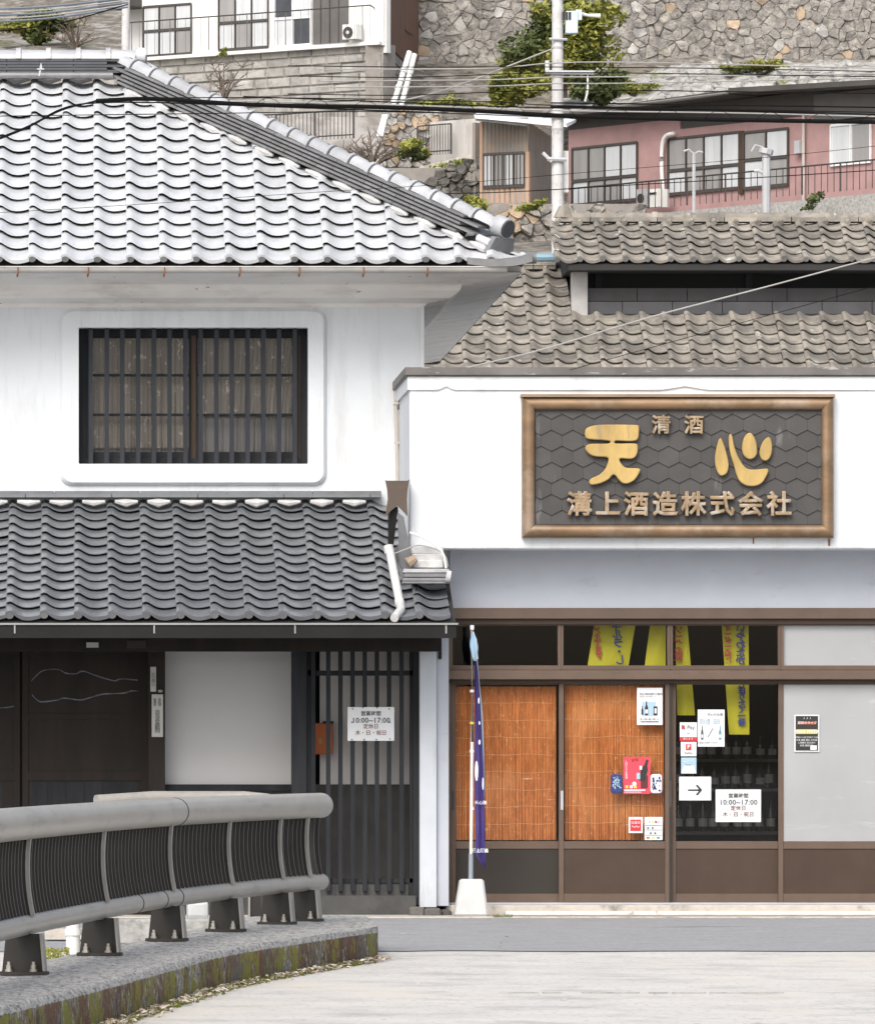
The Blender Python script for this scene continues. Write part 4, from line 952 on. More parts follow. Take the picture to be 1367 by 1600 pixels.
MB().tube([P(637, 880, 59.4), P(650, 872, 59.4)], [.05, .03], 8).build('broken_tile', stone_o, t)
for nm, pts in (('looped_cable', [(640, 832), (660, 840), (680, 852), (692, 865), (697, 888)]), ('looped_cable', [(616, 865), (635, 858), (655, 852), (680, 858), (695, 868), (700, 885)])):
    MB().tube(crom([P(x, y, 59.4) for x, y in pts], 6), .011 if pts[0][0] == 640 else .006, 6).build(nm, pvc if pts[0][0] == 640 else wirel, None, smooth=True,
              label='thick white cable looping over the tile stack' if pts[0][0] == 640 else 'thin pale cable looping from hopper over the tile stack', cat='cable')
# dark gap wire down the lattice top
# ================= nobori flag =================
YN = 59.55
t = thing('nobori_flag', P(737, 1432, YN), 'narrow purple shop flag furled on a white pole in a block base', 'flag')
bx0, bx1, tx0, tx1 = 709, 762, 718, 755; zb, zt = PZ(1430.5, YN), PZ(1374, YN)
a = [(PX(bx0, YN), YN - .13, .012), (PX(bx1, YN), YN - .13, .012), (PX(bx1, YN), YN + .13, .012), (PX(bx0, YN), YN + .13, .012)]
b_ = [(PX(tx0, YN), YN - .09, zt), (PX(tx1, YN), YN - .09, zt), (PX(tx1, YN), YN + .09, zt), (PX(tx0, YN), YN + .09, zt)]
MB().hexa(a, b_).build('base', basew, t, bevel=.016)
MB().tube([P(735.5, 1376, YN), P(736, 1335, YN)], .021, 10).build('pole_socket', pbr('socket_grey', (.25, .28, .33), .5), t, smooth=True)
MB().tube([P(736, 1336, YN), P(737.5, 1160, YN), P(737.5, 977, YN)], .0145, 10).build('pole', polew, t, smooth=True)
MB().tube([P(737.5, 977, YN), P(737.5, 984, YN)], .018, 8).build('pole_cap', clothw, t)
MB().tube([P(737.5, 984, YN), P(744, 1000, YN - .02), P(746, 1030, YN - .02)], .006, 6).build('cross_arm', clothw, t)
rowsf = [(1018, 741, 743), (1050, 741.5, 747), (1100, 742, 750.5), (1150, 742, 753), (1200, 741, 756), (1250, 742, 756.5), (1300, 743, 757.5), (1334, 743, 758), (1350, 752, 758.5), (1357, 757, 758.5)]
def cloth(rows, Y, mat, name, amp=.02, nn=6):
    mb = MB(); v = []
    pts = crom([Vector((r[0], r[1], r[2])) for r in rows], 4)
    for p in pts:
        for j in range(nn + 1):
            u = j / nn; q = P(p[1] + (p[2] - p[1]) * u, p[0], Y); q.y += amp * math.sin(u * 7 + p[0] * .012); v.append(q)
    m = nn + 1
    mb.add(v, [(m * i_ + j, m * i_ + j + 1, m * i_ + j + m + 1, m * i_ + j + m) for i_ in range(len(pts) - 1) for j in range(nn)]); return mb.build(name, mat, t, smooth=True)
cloth(rowsf, YN - .02, purple, 'cloth')
cloth([(1000, 741, 744), (1060, 746.5, 748.5), (1110, 750, 753.5), (1170, 752.5, 756), (1230, 755.5, 757.5), (1245, 756, 757)], YN + .03, clothb, 'cloth_back', .008, 2)
cloth([(990, 736, 741), (1005, 734, 746), (1015, 735, 747), (1028, 738, 745), (1033, 741, 745)], YN - .035, clothb, 'knotted_cloth', .015)
for (x, y, rx, ry) in ((744.5, 1205, 2.6, 16), (749, 1160, 1.5, 4), (749, 1130, 1.2, 3), (748, 1095, 1.2, 5), (754.5, 1225, 1.2, 10)):
    MB().prism([P(x + rx * math.cos(a_), y + ry * math.sin(a_), YN - .045) for a_ in [k * math.pi / 6 for k in range(12)]], (0, .003, 0)).build('white_print', clothw, t)
text('天心醸', 751, 1255, YN - .045, 6, clothw, t); text('溝上酒造', 750, 1330, YN - .045, 6, clothw, t, bold=.001)
for yy in (1078, 1128, 1172, 1262): MB().tube([P(737.5, yy, YN), P(737.5, yy + 4, YN)], .019, 8).build('ring', clothw if yy != 1128 else ink_yel, t)

# ================= REAR BROWN TILED BUILDING =================
R_ = thing('brown_tiled_storehouse', (8, 84, 0), 'long weathered brown tiled roof with raised ventilation roof behind the shop', 'building')
bw = .2665
bt = tile_mesh('brown_tile', btile, wd=bw, L=.30, amp=.062, zf=.036, t=.012)
bt0 = tile_mesh('brown_eave_tile', btile, wd=bw, L=.30, amp=.062, zf=.036, t=.012, drop=True)
# lower slope
p1 = math.radians(30); Y0, Z0 = 82.75, PZ(578, 83) - .25 * math.sin(p1) * .55
XM = PX(893, 84.2)
def keepb(xa, xb, p):
    row = (p.y - Y0) / (.25 * math.cos(p1))
    if xa > XM - .1: return 1 if row < 5.3 else 0
    return 1 if row < 10.2 else 0
place_tiles(R_, bt, bt, lambda c: PX(668, 83) - .12 + bw * c, range(-2, 23), 11, Y0, Z0, p1, .25, bw, keepb, name='brown_roof_tile', jit=.006)
ZR = lambda Y: Z0 + (Y - Y0) * math.tan(p1)
MB().add([(3, Y0 - .5, ZR(Y0 - .5) - .01), (10.15, Y0 - .5, ZR(Y0 - .5) - .01), (10.15, 85.4, ZR(85.4) - .01), (3, 85.4, ZR(85.4) - .01), (3, Y0 - .5, 0), (10.15, Y0 - .5, 0), (10.15, 90, 0), (3, 90, 0), (3, 88, ZR(84)), (10.15, 88, ZR(84))],
         [(0, 1, 2, 3), (0, 4, 5, 1), (1, 5, 6, 9, 2), (0, 3, 8, 7, 4), (3, 2, 9, 8), (8, 9, 6, 7)]).build('storehouse_body', underlay, R_)
# left ridge
cmb = cap_mesh('brown_cap', btile, .27, .08); yr = 85.2; zr_ = PZ(424, yr)
for k in range(9):
    link('ridge_cap_tile', cmb, R_, (PX(868, yr) - .27 * (k + 1), yr, zr_ + .10), rot=(random.uniform(-.05, .05), 0, 0))
    for li in range(2): MB().box(PX(868, yr) - .27 * (k + 1), PX(868, yr) - .27 * k - .01, yr - .16 + .02 * li, yr + .16, zr_ + .02 + .045 * li, zr_ + .055 + .045 * li).build('ridge_course', btile, R_)
    MB().tube([(PX(868, yr) - .27 * (k + .5), yr - .16, zr_ + .05), (PX(868, yr) - .27 * (k + .5), yr - .22, zr_ - .08)], .025, 6).build('ridge_clip_tile', btile, R_)
# monitor walls
YM = 84.2
MB().pbox(893, 918, 414, 500, YM - .12, .2).build('monitor_post', pbr('weathered_white', (.40, .39, .38), .9, var=.2, scale=3), R_)
MB().pbox(918, 1480, 416, 497, YM + .15, .05).build('monitor_dark_opening', blackm, R_)
for k in range(7): MB().pbox(918 + k * 78, 918 + k * 78 + 77, 450, 470, YM - .0, .06).build('louvre_board', pbr('louvre_grey', (.045, .045, .047), .6, var=.2, scale=3) if k == 0 else MATS['louvre_grey'], R_)
for k in range(7): MB().pbox(895 + k * 78, 895 + k * 78 + 77, 471, 500, YM - .05, .06).build('skirt_board', pbr('skirt_grey', (.075, .075, .082), .6, var=.2, scale=3) if k == 0 else MATS['skirt_grey'], R_)
for x in (930, 1165): MB().pbox(x, x + 10, 416, 450, YM + .1, .05).build('monitor_mullion', darkwood, R_)
k0 = 890
while k0 < 1480:
    L_ = random.uniform(45, 70); MB().pbox(k0, k0 + L_ - .8, 500, 508, YM - .12 + random.uniform(-.01, .01), .12).build('flashing_tile', pbr('pale_mortar_grey', (.40, .40, .38), .9, var=.3, scale=8, col2=(.2, .2, .19), mask=(.5, .6), mscale=7) if k0 == 890 else MATS['pale_mortar_grey'], R_, bevel=.008); k0 += L_
# monitor roof
p2 = math.radians(25); MY, MZ = 83.72, PZ(411, 83.72)
MX0 = PX(867, MY)
place_tiles(R_, bt, bt0, lambda c: MX0 + bw * c, range(0, 18), 5, MY, MZ, p2, .25, bw, lambda a, b_, p: 1, name='monitor_roof_tile', jit=.006)
MB().add([(MX0 + .16, MY + .02, MZ - .01), (MX0 + 18 * bw, MY + .02, MZ - .01), (MX0 + 18 * bw, MY + 1.2, MZ + 1.2 * math.tan(p2) - .01), (MX0 + .16, MY + 1.2, MZ + 1.2 * math.tan(p2) - .01),
          (MX0 + .16, MY + .02, MZ - .08), (MX0 + 18 * bw, MY + .02, MZ - .08), (MX0 + 18 * bw, MY + 2.3, MZ - .08), (MX0 + .16, MY + 2.3, MZ - .08)], [(0, 1, 2, 3), (4, 7, 6, 5), (0, 4, 5, 1), (0, 3, 7, 4), (2, 1, 5, 6), (3, 2, 6, 7)]).build('monitor_boards', underlay, R_)
mry, mrz = MY + 1.22, PZ(347, MY + 1.22)
k = 0; x = MX0 + .1
while x < MX0 + 17.5 * bw:
    MB().box(x, x + .39, mry - .14, mry + .14, mrz, mrz + .05).build('monitor_ridge_course', btile, R_)
    link('monitor_ridge_cap', cmb, R_, (x, mry, mrz + .055), scale=(1.48, .9, .8)); x += .4
x = MX0 + .1
while x < MX0 + 17.5 * bw:
    MB().tube([(x, mry - .12, mrz + .02), (x, mry - .2, mrz - .02)], .032, 6).build('ridge_clip_tile', btile, R_); x += bw
MB().tube([P(880, 340, mry - .05), P(881, 322, mry - .05)], [.12, .06], 7).build('ridge_finial', btile, R_)
MB().tube([P(790, 402, 84.6), P(868, 402, 84.6)], .05, 8).build('blue_gutter_pipe', pbr('blue_pipe', (.22, .36, .45), .5), None, smooth=True, label='pale blue pipe running to the raised brown roof', cat='pipe')

# ================= HILLSIDE =================
HP = [(70, -1), (92, 3), (120, 7.2), (150, 10.2), (172, 14.0), (186, 15.4), (196, 17.2), (204, 21), (215, 24), (235, 31), (300, 62), (420, 100)]
def hz(Y):
    for (a, za), (b_, zb_) in zip(HP, HP[1:]):
        if a <= Y <= b_: return za + (zb_ - za) * (Y - a) / (b_ - a)
    return HP[-1][1] if Y > 400 else HP[0][1]
def terrain_z(x, y):
    s = .5 * noise.noise(Vector((x * .12, y * .12, 0))) + .25 * noise.noise(Vector((x * .5, y * .5, 3)))
    return hz(y) + s
mb = MB(); nx, ny = 110, 120
for j in range(ny + 1):
    for i_ in range(nx + 1):
        x = -60 + 140 * i_ / nx; y = 92 + (300 - 92) * j / ny
        mb.v.append((x, y, terrain_z(x, y)))
for j in range(ny):
    for i_ in range(nx): mb.f.append((j * (nx + 1) + i_, j * (nx + 1) + i_ + 1, (j + 1) * (nx + 1) + i_ + 1, (j + 1) * (nx + 1) + i_))
struct('hillside', mb, earth, smooth=True)

# voronoi rubble
def voronoi_cells(x0, x1, y0, y1, cell, jit=.42, aspect=1.25):
    nx_ = max(1, round((x1 - x0) / cell / aspect)); ny_ = max(1, round((y1 - y0) / cell)); seeds = {}
    for j in range(-1, ny_ + 1):
        for i_ in range(-1, nx_ + 1):
            seeds[(i_, j)] = ((x0 + (i_ + .5 + (.5 if j % 2 else 0) + random.uniform(-jit, jit)) * (x1 - x0) / nx_), y0 + (j + .5 + random.uniform(-jit, jit)) * (y1 - y0) / ny_)
    out = []
    for (i_, j), s in seeds.items():
        if not (0 <= j < ny_ and -1 <= i_ < nx_): continue
        poly = [(x0, y0), (x1, y0), (x1, y1), (x0, y1)]
        for dj in (-2, -1, 0, 1, 2):
            for di in (-2, -1, 0, 1, 2):
                if (di, dj) == (0, 0): continue
                q = seeds.get((i_ + di, j + dj))
                if not q: continue
                mx, my = (s[0] + q[0]) / 2, (s[1] + q[1]) / 2; nx2, ny2 = s[0] - q[0], s[1] - q[1]
                new = []
                for a in range(len(poly)):
                    p, r = poly[a], poly[(a + 1) % len(poly)]; fp = (p[0] - mx) * nx2 + (p[1] - my) * ny2; fr = (r[0] - mx) * nx2 + (r[1] - my) * ny2
                    if fp >= 0: new.append(p)
                    if fp * fr < 0: t_ = fp / (fp - fr); new.append((p[0] + (r[0] - p[0]) * t_, p[1] + (r[1] - p[1]) * t_))
                poly = new
                if len(poly) < 3: break
            if len(poly) < 3: break
        if len(poly) >= 3: out.append((s, poly))
    return out
def stone_on(mb, poly, s, Y, bat, depth, shrink=.93):
    """one stone; poly in photo pixels, wall plane leans back by bat metres per metre of height"""
    c = (sum(p[0] for p in poly) / len(poly), sum(p[1] for p in poly) / len(poly)); n_ = len(poly)
    def pt(p, k, out):
        q = (c[0] + (p[0] - c[0]) * k, c[1] + (p[1] - c[1]) * k); v = P(q[0], q[1], Y)
        yy = Y + bat * max(0, v.z - 0) ; v = P(q[0], q[1], yy - 0); v.y -= out; return v
    dd = depth * random.uniform(.5, 1.2); tilt = [random.uniform(-.3, .3) * dd for _ in range(n_)]
    a = [pt(p, 1.0 if shrink > 1 else shrink, -.15) for p in poly]; b_ = [pt(p, shrink * .97, dd * .55) for p in poly]; c_ = [pt(p, shrink * random.uniform(.74, .90), dd + tilt[i_]) for i_, p in enumerate(poly)]
    mb.add(a + b_ + c_, [tuple(2 * n_ + i_ for i_ in range(n_))] + [(i_, (i_ + 1) % n_, n_ + (i_ + 1) % n_, n_ + i_) for i_ in range(n_)] + [(n_ + i_, n_ + (i_ + 1) % n_, 2 * n_ + (i_ + 1) % n_, 2 * n_ + i_) for i_ in range(n_)])
def rough(poly, k=.16):
    out = []; c = (sum(p[0] for p in poly) / len(poly), sum(p[1] for p in poly) / len(poly))
    for a, b_ in zip(poly, poly[1:] + poly[:1]):
        m_ = ((a[0] + b_[0]) / 2, (a[1] + b_[1]) / 2); q = 1 + random.uniform(-k * .2, k * 1.3); q2 = 1 + random.uniform(-k * .35, k * .8)
        out.append((c[0] + (a[0] - c[0]) * q2, c[1] + (a[1] - c[1]) * q2))
        if math.hypot(a[0] - b_[0], a[1] - b_[1]) > 5: out.append((c[0] + (m_[0] - c[0]) * q, c[1] + (m_[1] - c[1]) * q))
    return out
def rubble(root, rect, cell, Y, bat, depth, mats, inside, limit=280, jit=.42):
    x0, x1, y0, y1 = rect; cells = [c for c in voronoi_cells(x0, x1, y0, y1, cell, jit) if inside(*c[0])]
    random.shuffle(cells)
    cells.sort(key=lambda c: not (0 < c[0][0] < 1367 and c[0][1] > -5))
    rest = MB()
    for k, (s, poly) in enumerate(cells):
        if k < limit:
            mb = MB(); stone_on(mb, rough(poly), s, Y, bat, depth, 1.0); mb.build('stone', random.choice(mats), root)
        else: stone_on(rest, rough(poly), s, Y, bat, depth, .99)
    if rest.v: rest.build('small_stones', mats[0], root, kind='stuff')
    return len(cells)
# big rubble retaining wall
W1 = thing('rubble_retaining_wall', P(1000, 150, 203), 'tall rough rubble stone retaining wall behind the pink house and pole', 'wall')
YR = 203
def wl_in(x, y):
    return y < (158 if x < 880 else 158 - (x - 880) * .32 if x < 1060 else 100 - (x - 1060) * .03)
def backplane(x0, x1, y0, y1, Y, bat, name, mat, root, inside=None):
    a = [P(x0, y0, Y), P(x1, y0, Y), P(x1, y1, Y), P(x0, y1, Y)]
    def f(px, py):
        v = P(px, py, Y); return P(px, py, Y + bat * v.z) + Vector((0, .0, 0))
    MB().prism([f(x0, y0), f(x1, y0), f(x1, y1), f(x0, y1)], (0, .6, 0)).build(name, mat, root)
backplane(630, 1700, -120, 158, YR, .12, 'wall_core', joint, W1)
rubble(W1, (630, 1480, -40, 158), 14, YR, .12, .10, [stone] * 26 + [stone_p, stone_p, stone_p, stone_o], wl_in, 290, .49)
# weathered rock slope above the pink roof
RS = MB(); nx, ny = 90, 16
for j in range(ny + 1):
    for i_ in range(nx + 1):
        px = 860 + 700 * i_ / nx; t_ = j / ny; ytop = (150 - max(0, min(1, (px - 880) / 200)) * 55); py = ytop + (190 - ytop) * t_
        Y = 202 - 14 * t_; v = P(px, py, Y); q = noise.noise(Vector((px * .05, py * .12, 1))) + .6 * noise.noise(Vector((px * .15, py * .3, 4))); v.y -= .7 * q; v.z += .07 * q; RS.v.append(tuple(v))
for j in range(ny):
    for i_ in range(nx): RS.f.append((j * (nx + 1) + i_, j * (nx + 1) + i_ + 1, (j + 1) * (nx + 1) + i_ + 1, (j + 1) * (nx + 1) + i_))
rock = pbr('rock_slope', (.42, .41, .38), .95, var=.3, scale=2, col2=(.15, .14, .13), mask=(.52, .6), mscale=2.2, mstretch=(.6, 1, 2), bump=.08, bscale=3, extra=[((.17, .2, .05), (.6, .66), .55, (1, 1, 1))])
RS.build('rock_slope', rock, None, smooth=False, kind='structure')
# dark dry stone wall in the garden and below the shed
W2 = thing('garden_stone_wall', P(690, 330, 176), 'dark dry stone garden wall left of the shed', 'wall')
def w2in(x, y): return y > 292 - (x - 600) * .27 if x < 690 else y > 262 - (x - 690) * .2
backplane(560, 756, 262, 345, 176.4, .02, 'wall_core', joint, W2)
rubble(W2, (560, 756, 244, 345), 13, 176, .02, .2, [stone_d, stone_d, stone_d, stone], w2in, 200)
W3 = thing('lower_stone_wall', P(800, 400, 168), 'rough grey and ochre stone wall below the shed', 'wall')
backplane(690, 1010, 318, 430, 168.4, .02, 'wall_core', joint, W3)
rubble(W3, (690, 1010, 318, 430), 17, 168, .02, .25, [stone, stone_d, stone, stone, stone, stone_o], lambda x, y: y > 326, 150)
# ashlar wall under the white house: two faces
W4 = thing('ashlar_retaining_wall', P(480, 180, 197), 'coursed grey block retaining wall under the white hillside house', 'wall')
class Plane:      # vertical plane through two photo columns at given depths
    def __init__(s, pxa, Ya, pxb, Yb):
        s.a = Vector((PX(pxa, Ya), Ya, 0)); s.b = Vector((PX(pxb, Yb), Yb, 0)); s.u = (s.b - s.a).normalized(); s.n = Vector((s.u.y, -s.u.x, 0))
        if s.n.y > 0: s.n = -s.n
    def s_of(s, px):
        k = (px - CX) / F; return (k * s.a.y - s.a.x) / (s.u.x - k * s.u.y)
    def at(s, px, z, out=0): return s.a + s.u * s.s_of(px) + Vector((0, 0, z)) + s.n * out
    def z(s, px, py):
        p = s.a + s.u * s.s_of(px); return PZ(py, p.y)
    def rect(s, mb, px0, px1, z0, z1, out=.05, dep=.1):
        f_ = [s.at(px0, z0, out), s.at(px1, z0, out), s.at(px1, z1, out), s.at(px0, z1, out)]
        return mb.hexa(f_, [p - s.n * dep for p in f_])
    def prect(s, mb, px0, px1, py0, py1, out=.05, dep=.1, ref=None):
        r = px0 if ref is None else ref; return s.rect(mb, px0, px1, s.z(r, py1), s.z(r, py0), out, dep)
pw = Plane(222, 200, 600, 195.3)
zt_ = pw.z(420, 78); zb_ = pw.z(420, 195)
pw.rect(MB(), 150, 599, zb_ - 3, zt_ - .03, 0, .6).build('wall_core', joint, W4)
z = zt_; ri = 0
while z > zb_:
    h_ = random.uniform(.21, .30); x = 150 + (ri % 2) * 12
    while x < 598:
        L_ = random.uniform(20, 44); x1 = min(x + L_, 598.5)
        if x1 - x > 4:
            mb = MB(); a = random.uniform(.04, .09)
            f_ = [pw.at(x, z - h_, 0), pw.at(x1 - .6, z - h_, 0), pw.at(x1 - .6, z - .02, 0), pw.at(x, z - .02, 0)]
            g_ = [pw.at(x + 1.2, z - h_ + .03, a), pw.at(x1 - 1.8, z - h_ + .03, a * .8), pw.at(x1 - 1.8, z - .045, a), pw.at(x + 1.2, z - .045, a * .9)]
            mb.hexa(g_, f_).build('block', block, W4)
        x = x1
    z -= h_; ri += 1
ps = Plane(599, 195.3, 650, 205)
W5 = thing('pale_rubble_bank', P(640, 235, 189), 'pale tan rubble bank between the block wall and the pale garden wall', 'wall')
backplane(598, 690, 172, 262, 189.4, .02, 'wall_core', joint, W5)
rubble(W5, (598, 690, 172, 262), 11, 189, .02, .15, [stone_p, stone, stone_p, stone_o], lambda x, y: True, 120)
ps.rect(MB(), 599, 668, ps.z(600, 240), ps.z(600, 68), .0, .5).build('side_wall_core', joint, W4)
z = ps.z(600, 68); ri = 0
while z > ps.z(600, 175):
    h_ = .28; x = 599.5
    while x < 655:
        x1 = x + random.uniform(8, 14); ps.rect(MB(), x, x1 - .5, z - h_ + .03, z - .01, .05, .05).build('side_block', block, W4); x = x1
    z -= h_
# white hillside house
HW = thing('white_hillside_house', P(420, 85, 197), 'white house on the hillside above the block wall', 'house')
zf = pw.z(420, 77)
pw.rect(MB(), 222, 604, zf - .3, zf + 3.2, 0, .2).build('wall', housew, HW)
pw.rect(MB(), 180, 222, zf - .3, zf + 3.2, -.6, .2).build('wall', housew, HW)
ps.rect(MB(), 604, 668, zf + .05, zf + 3.2, .02, .15).build('side_wall', rustwall, HW)
pw.rect(MB(), 596.5, 602, zf - .1, zf + 3.2, .08, .1).build('corner_post', housew, HW)
def window(pl, root, px0, px1, z0, z1, cols, rows, fm, panes, out=.02, name='window', split=None):
    t = pl.rect(MB(), px0, px1, z0, z1, out, .04).build(name, fm, root)
    fw = (px1 - px0) / cols * .04 + .35
    hgt = z1 - z0
    zsp = [z0, z1] if rows == 1 else [z0, z0 + hgt * (split or .5), z1]
    for c_ in range(cols):
        a = px0 + (px1 - px0) * c_ / cols + fw; b_ = px0 + (px1 - px0) * (c_ + 1) / cols - fw * .4
        for r in range(len(zsp) - 1):
            pl.rect(MB(), a, b_, zsp[r] + .05, zsp[r + 1] - .05, out - .045, .01)
            pl.rect(MB(), a, b_, zsp[r] + .05, zsp[r + 1] - .04, out + .012, .01).build('pane', panes[(c_ + r) % len(panes)] if len(panes) > 1 else panes[0], t)
    for c_ in range(cols + 1):
        x = px0 + (px1 - px0) * c_ / cols; pl.rect(MB(), x - fw * .5, x + fw * .5, z0, z1, out + .05, .05).build('stile', fm, t)
    for zz in zsp: pl.rect(MB(), px0, px1, zz - .03, zz + .03, out + .045, .04).build('rail', fm, t)
    return t
window(pw, HW, 225, 300, pw.z(260, 86), pw.z(260, 8), 3, 2, frame_d, [pane_w, pane_w, pane_g])
window(pw, HW, 343, 420, pw.z(380, 76), pw.z(380, -8), 3, 2, frame_d, [pane_w, pane_g, pane_w])
window(pw, HW, 430, 487, pw.z(460, 71), pw.z(460, -16), 2, 2, frame_w, [pane_w, pane_d])
t = pw.rect(MB(), 490, 545, pw.z(515, 67), zf + 3.1, .05, .06).build('storm_shutter', shutter, HW)
for x in (503, 517, 531): pw.rect(MB(), x - .7, x + .7, pw.z(515, 67), zf + 3.1, .075, .03).build('shutter_rib', frame_d, t)
AC = thing('air_conditioner', pw.at(560, pw.z(560, 64)), 'white air conditioner unit beside the grey shutter of the white house', 'air conditioner')
pw.prect(MB(), 549, 571, 40, 63, .45, .35).build('casing', housew, AC); q = pw.at(558, pw.z(558, 52), .46); MB().tube([q, q + pw.n * .02], .16, 12).build('fan', metal_dk, AC); MB().tube([q + pw.n * .02, q + pw.n * .03], .05, 8).build('fan_hub', frame_w, AC)
RG = thing('balcony_railing', pw.at(480, zf, .7), 'thin iron railing along the white hillside house terrace', 'railing')
zr1 = zf + .95
MB().tube([pw.at(225, zr1, .7), pw.at(600, zr1, .7)], .02, 6).build('top_rail', metal_dk, RG)
MB().tube([pw.at(600, zr1, .7), ps.at(640, zr1, .1)], .02, 6).build('side_rail', metal_dk, RG)
for k in range(32):
    x = 228 + k * 12; MB().tube([pw.at(x, zf + .02, .7), pw.at(x, zr1, .7)], .006 if k % 5 else .014, 5).build('baluster', shutter, RG)
pw.rect(MB(), 215, 600, zf - .09, zf - .0, .25, .3).build('terrace_slab', housew, HW)
pw.rect(MB(), 172, 222, pw.z(200, 12), pw.z(200, -30), .6, 1.0).build('lean_to_roof', roofd, HW)
# white drain pipes on the side
for k, (a, b_) in enumerate((((640, 80), (614, 165)), ((648, 84), (627, 165)))):
    t = MB().tube([P(a[0], a[1], 194.5), P(b_[0], b_[1], 194.0)], .075, 8).build('drain_pipe', pvc, None, smooth=True, label=['left of two white drainpipes slanting down the block wall corner', 'right of two white drainpipes slanting down the block wall corner'][k], cat='drainpipe', group='pair of white drainpipes')
    for f_ in (.33, .66, .9):
        q = P(a[0] + (b_[0] - a[0]) * f_, a[1] + (b_[1] - a[1]) * f_, 194.3); dv = (P(*b_, 194) - P(*a, 194)).normalized() * .06; MB().tube([q - dv, q + dv], .095, 8).build('pipe_collar', pvc, t)
# left small pole
MB().tube([P(196, 100, 185), P(197, -30, 185)], .11, 10).build('utility_pole', polec, None, smooth=True, label='slim pale pole standing left of the white hillside house', cat='pole')
# mid garden walls
pg = Plane(560, 190, 760, 187)
t = pg.prect(MB(), 672, 760, 190, 285, 0, .4).build('garden_wall', pbr('pale_wall', (.46, .44, .42), .9, var=.2, scale=1.2, stretch=(3, 1, .5), col2=(.25, .23, .21), mask=(.55, .7), mscale=1.2, mstretch=(2, 1, .4)), None, label='pale concrete garden wall left of the shed', cat='wall')
t = MB().hexa([P(300, 182, 192), P(598, 182, 192), P(598, 260, 190), P(300, 260, 190)], [P(300, 182, 192.6), P(598, 182, 192.6), P(598, 260, 190.6), P(300, 260, 190.6)]).build('lower_terrace_wall', pbr('terrace_wall', (.33, .31, .29), .95, var=.25, scale=1.2, col2=(.2, .18, .16), mask=(.5, .65), mscale=1.0, bump=.04, bscale=4), None, label='grey terrace wall below the block wall behind thin railing', cat='wall')
def fence(pl, px0, px1, pyb, hgt, n_, name, label, post=4):
    zb2 = pl.z((px0 + px1) / 2, pyb); t = thing(name, pl.at((px0 + px1) / 2, zb2), label, 'fence')
    for zz in (zb2 + .1, zb2 + hgt): MB().tube([pl.at(px0, zz, .3), pl.at(px1, zz, .3)], .018, 5).build('rail', metal_dk, t)
    for k in range(n_ + 1):
        x = px0 + (px1 - px0) * k / n_; MB().tube([pl.at(x, zb2, .3), pl.at(x, zb2 + hgt, .3)], .011 if k % post else .03, 5).build('fence_bar', metal_dk, t)
fence(pg, 664, 716, 243, .80, 12, 'terrace_fence', 'short iron fence in front of the pale garden wall', 12)
fence(Plane(380, 188, 560, 186), 380, 562, 222, .75, 30, 'terrace_fence', 'long thin iron fence below the block retaining wall', 10)
t = MB().hexa([P(588, 212, 186), P(598, 212, 186), P(606, 178, 188), P(597, 178, 188)], [P(588, 212, 186.4), P(598, 212, 186.4), P(606, 178, 188.4), P(597, 178, 188.4)]).build('step_post', housew, None, label='short leaning white concrete stub beside the bare shrub', cat='post')
MB().hexa([P(655, 260, 183), P(757, 235, 183), P(757, 240, 183), P(655, 266, 183)], [P(655, 260, 184), P(757, 235, 184), P(757, 240, 184), P(655, 266, 184)]).build('garden_path_edge', sill_c, None, kind='structure')
# shed
SH = thing('corrugated_shed', P(800, 318, 172), 'small corrugated metal shed with barred window left of the utility pole', 'shed')
YH = 172
mb = MB()
def corrug(px0, px1, py0, py1, pl, mat, name, root, per=6, amp=.03, n=None):
    n = n or int((px1 - px0) / per * 4); mb = MB(); z0, z1 = pl.z(px0, py1), pl.z(px0, py0)
    for i_ in range(n + 1):
        x = px0 + (px1 - px0) * i_ / n; o_ = amp * (0, 1, 1, 0)[i_ % 4]; mb.v += [tuple(pl.at(x, z0, o_)), tuple(pl.at(x, z1, o_))]
    mb.f += [(2 * i_, 2 * i_ + 2, 2 * i_ + 3, 2 * i_ + 1) for i_ in range(n)]; return mb.build(name, mat, root)
pf = Plane(752, 172, 826, 171.4); pside = Plane(826, 171.4, 864, 176)
corrug(752, 826, 186, 242, pf, corr_m, 'upper_cladding', SH); corrug(752, 826, 242, 322, pf, corr_m, 'frame_cladding', SH, 9, .015)
corrug(826, 864, 190, 320, pside, corr_m, 'side_cladding', SH, 5)
corrug(757, 820, 293, 318, pf, corr_o, 'lower_cladding', SH, 8, .02)
pf.rect(MB(), 751, 755, pf.z(752, 322), pf.z(752, 190), .06, .1).build('corner_board', corr_o, SH); pf.rect(MB(), 823, 828, pf.z(752, 322), pf.z(752, 240), .06, .1).build('corner_board', corr_o, SH)
wz = window(pf, SH, 756, 820, pf.z(752, 293), pf.z(752, 241), 4, 1, frame_d, [pane_w, pane_g])
for k in range(11): pf.rect(MB(), 759 + k * 5.7, 760 + k * 5.7, pf.z(752, 293), pf.z(752, 242), .16, .03).build('window_bar', frame_d, wz)
MB().hexa([P(740, 178, 170.8), P(884, 193, 170.8), P(886, 198, 170.8), P(742, 184, 170.8)], [P(760, 170, 177), P(900, 186, 177), P(900, 190, 177), P(760, 175, 177)]).build('roof', roofw, SH)
MB().hexa([P(742, 184.5, 171.0), P(824, 193, 171.0), P(824, 197, 171.0), P(742, 188, 171.0)], [P(742, 184.5, 171.4), P(824, 193, 171.4), P(824, 197, 171.4), P(742, 188, 171.4)]).build('eave_board', metal_lt, SH)
pb_ = Plane(752, 176, 864, 178); pb_.prect(MB(), 752, 870, 190, 325, -.2, .1).build('back_wall', corr_m, SH)
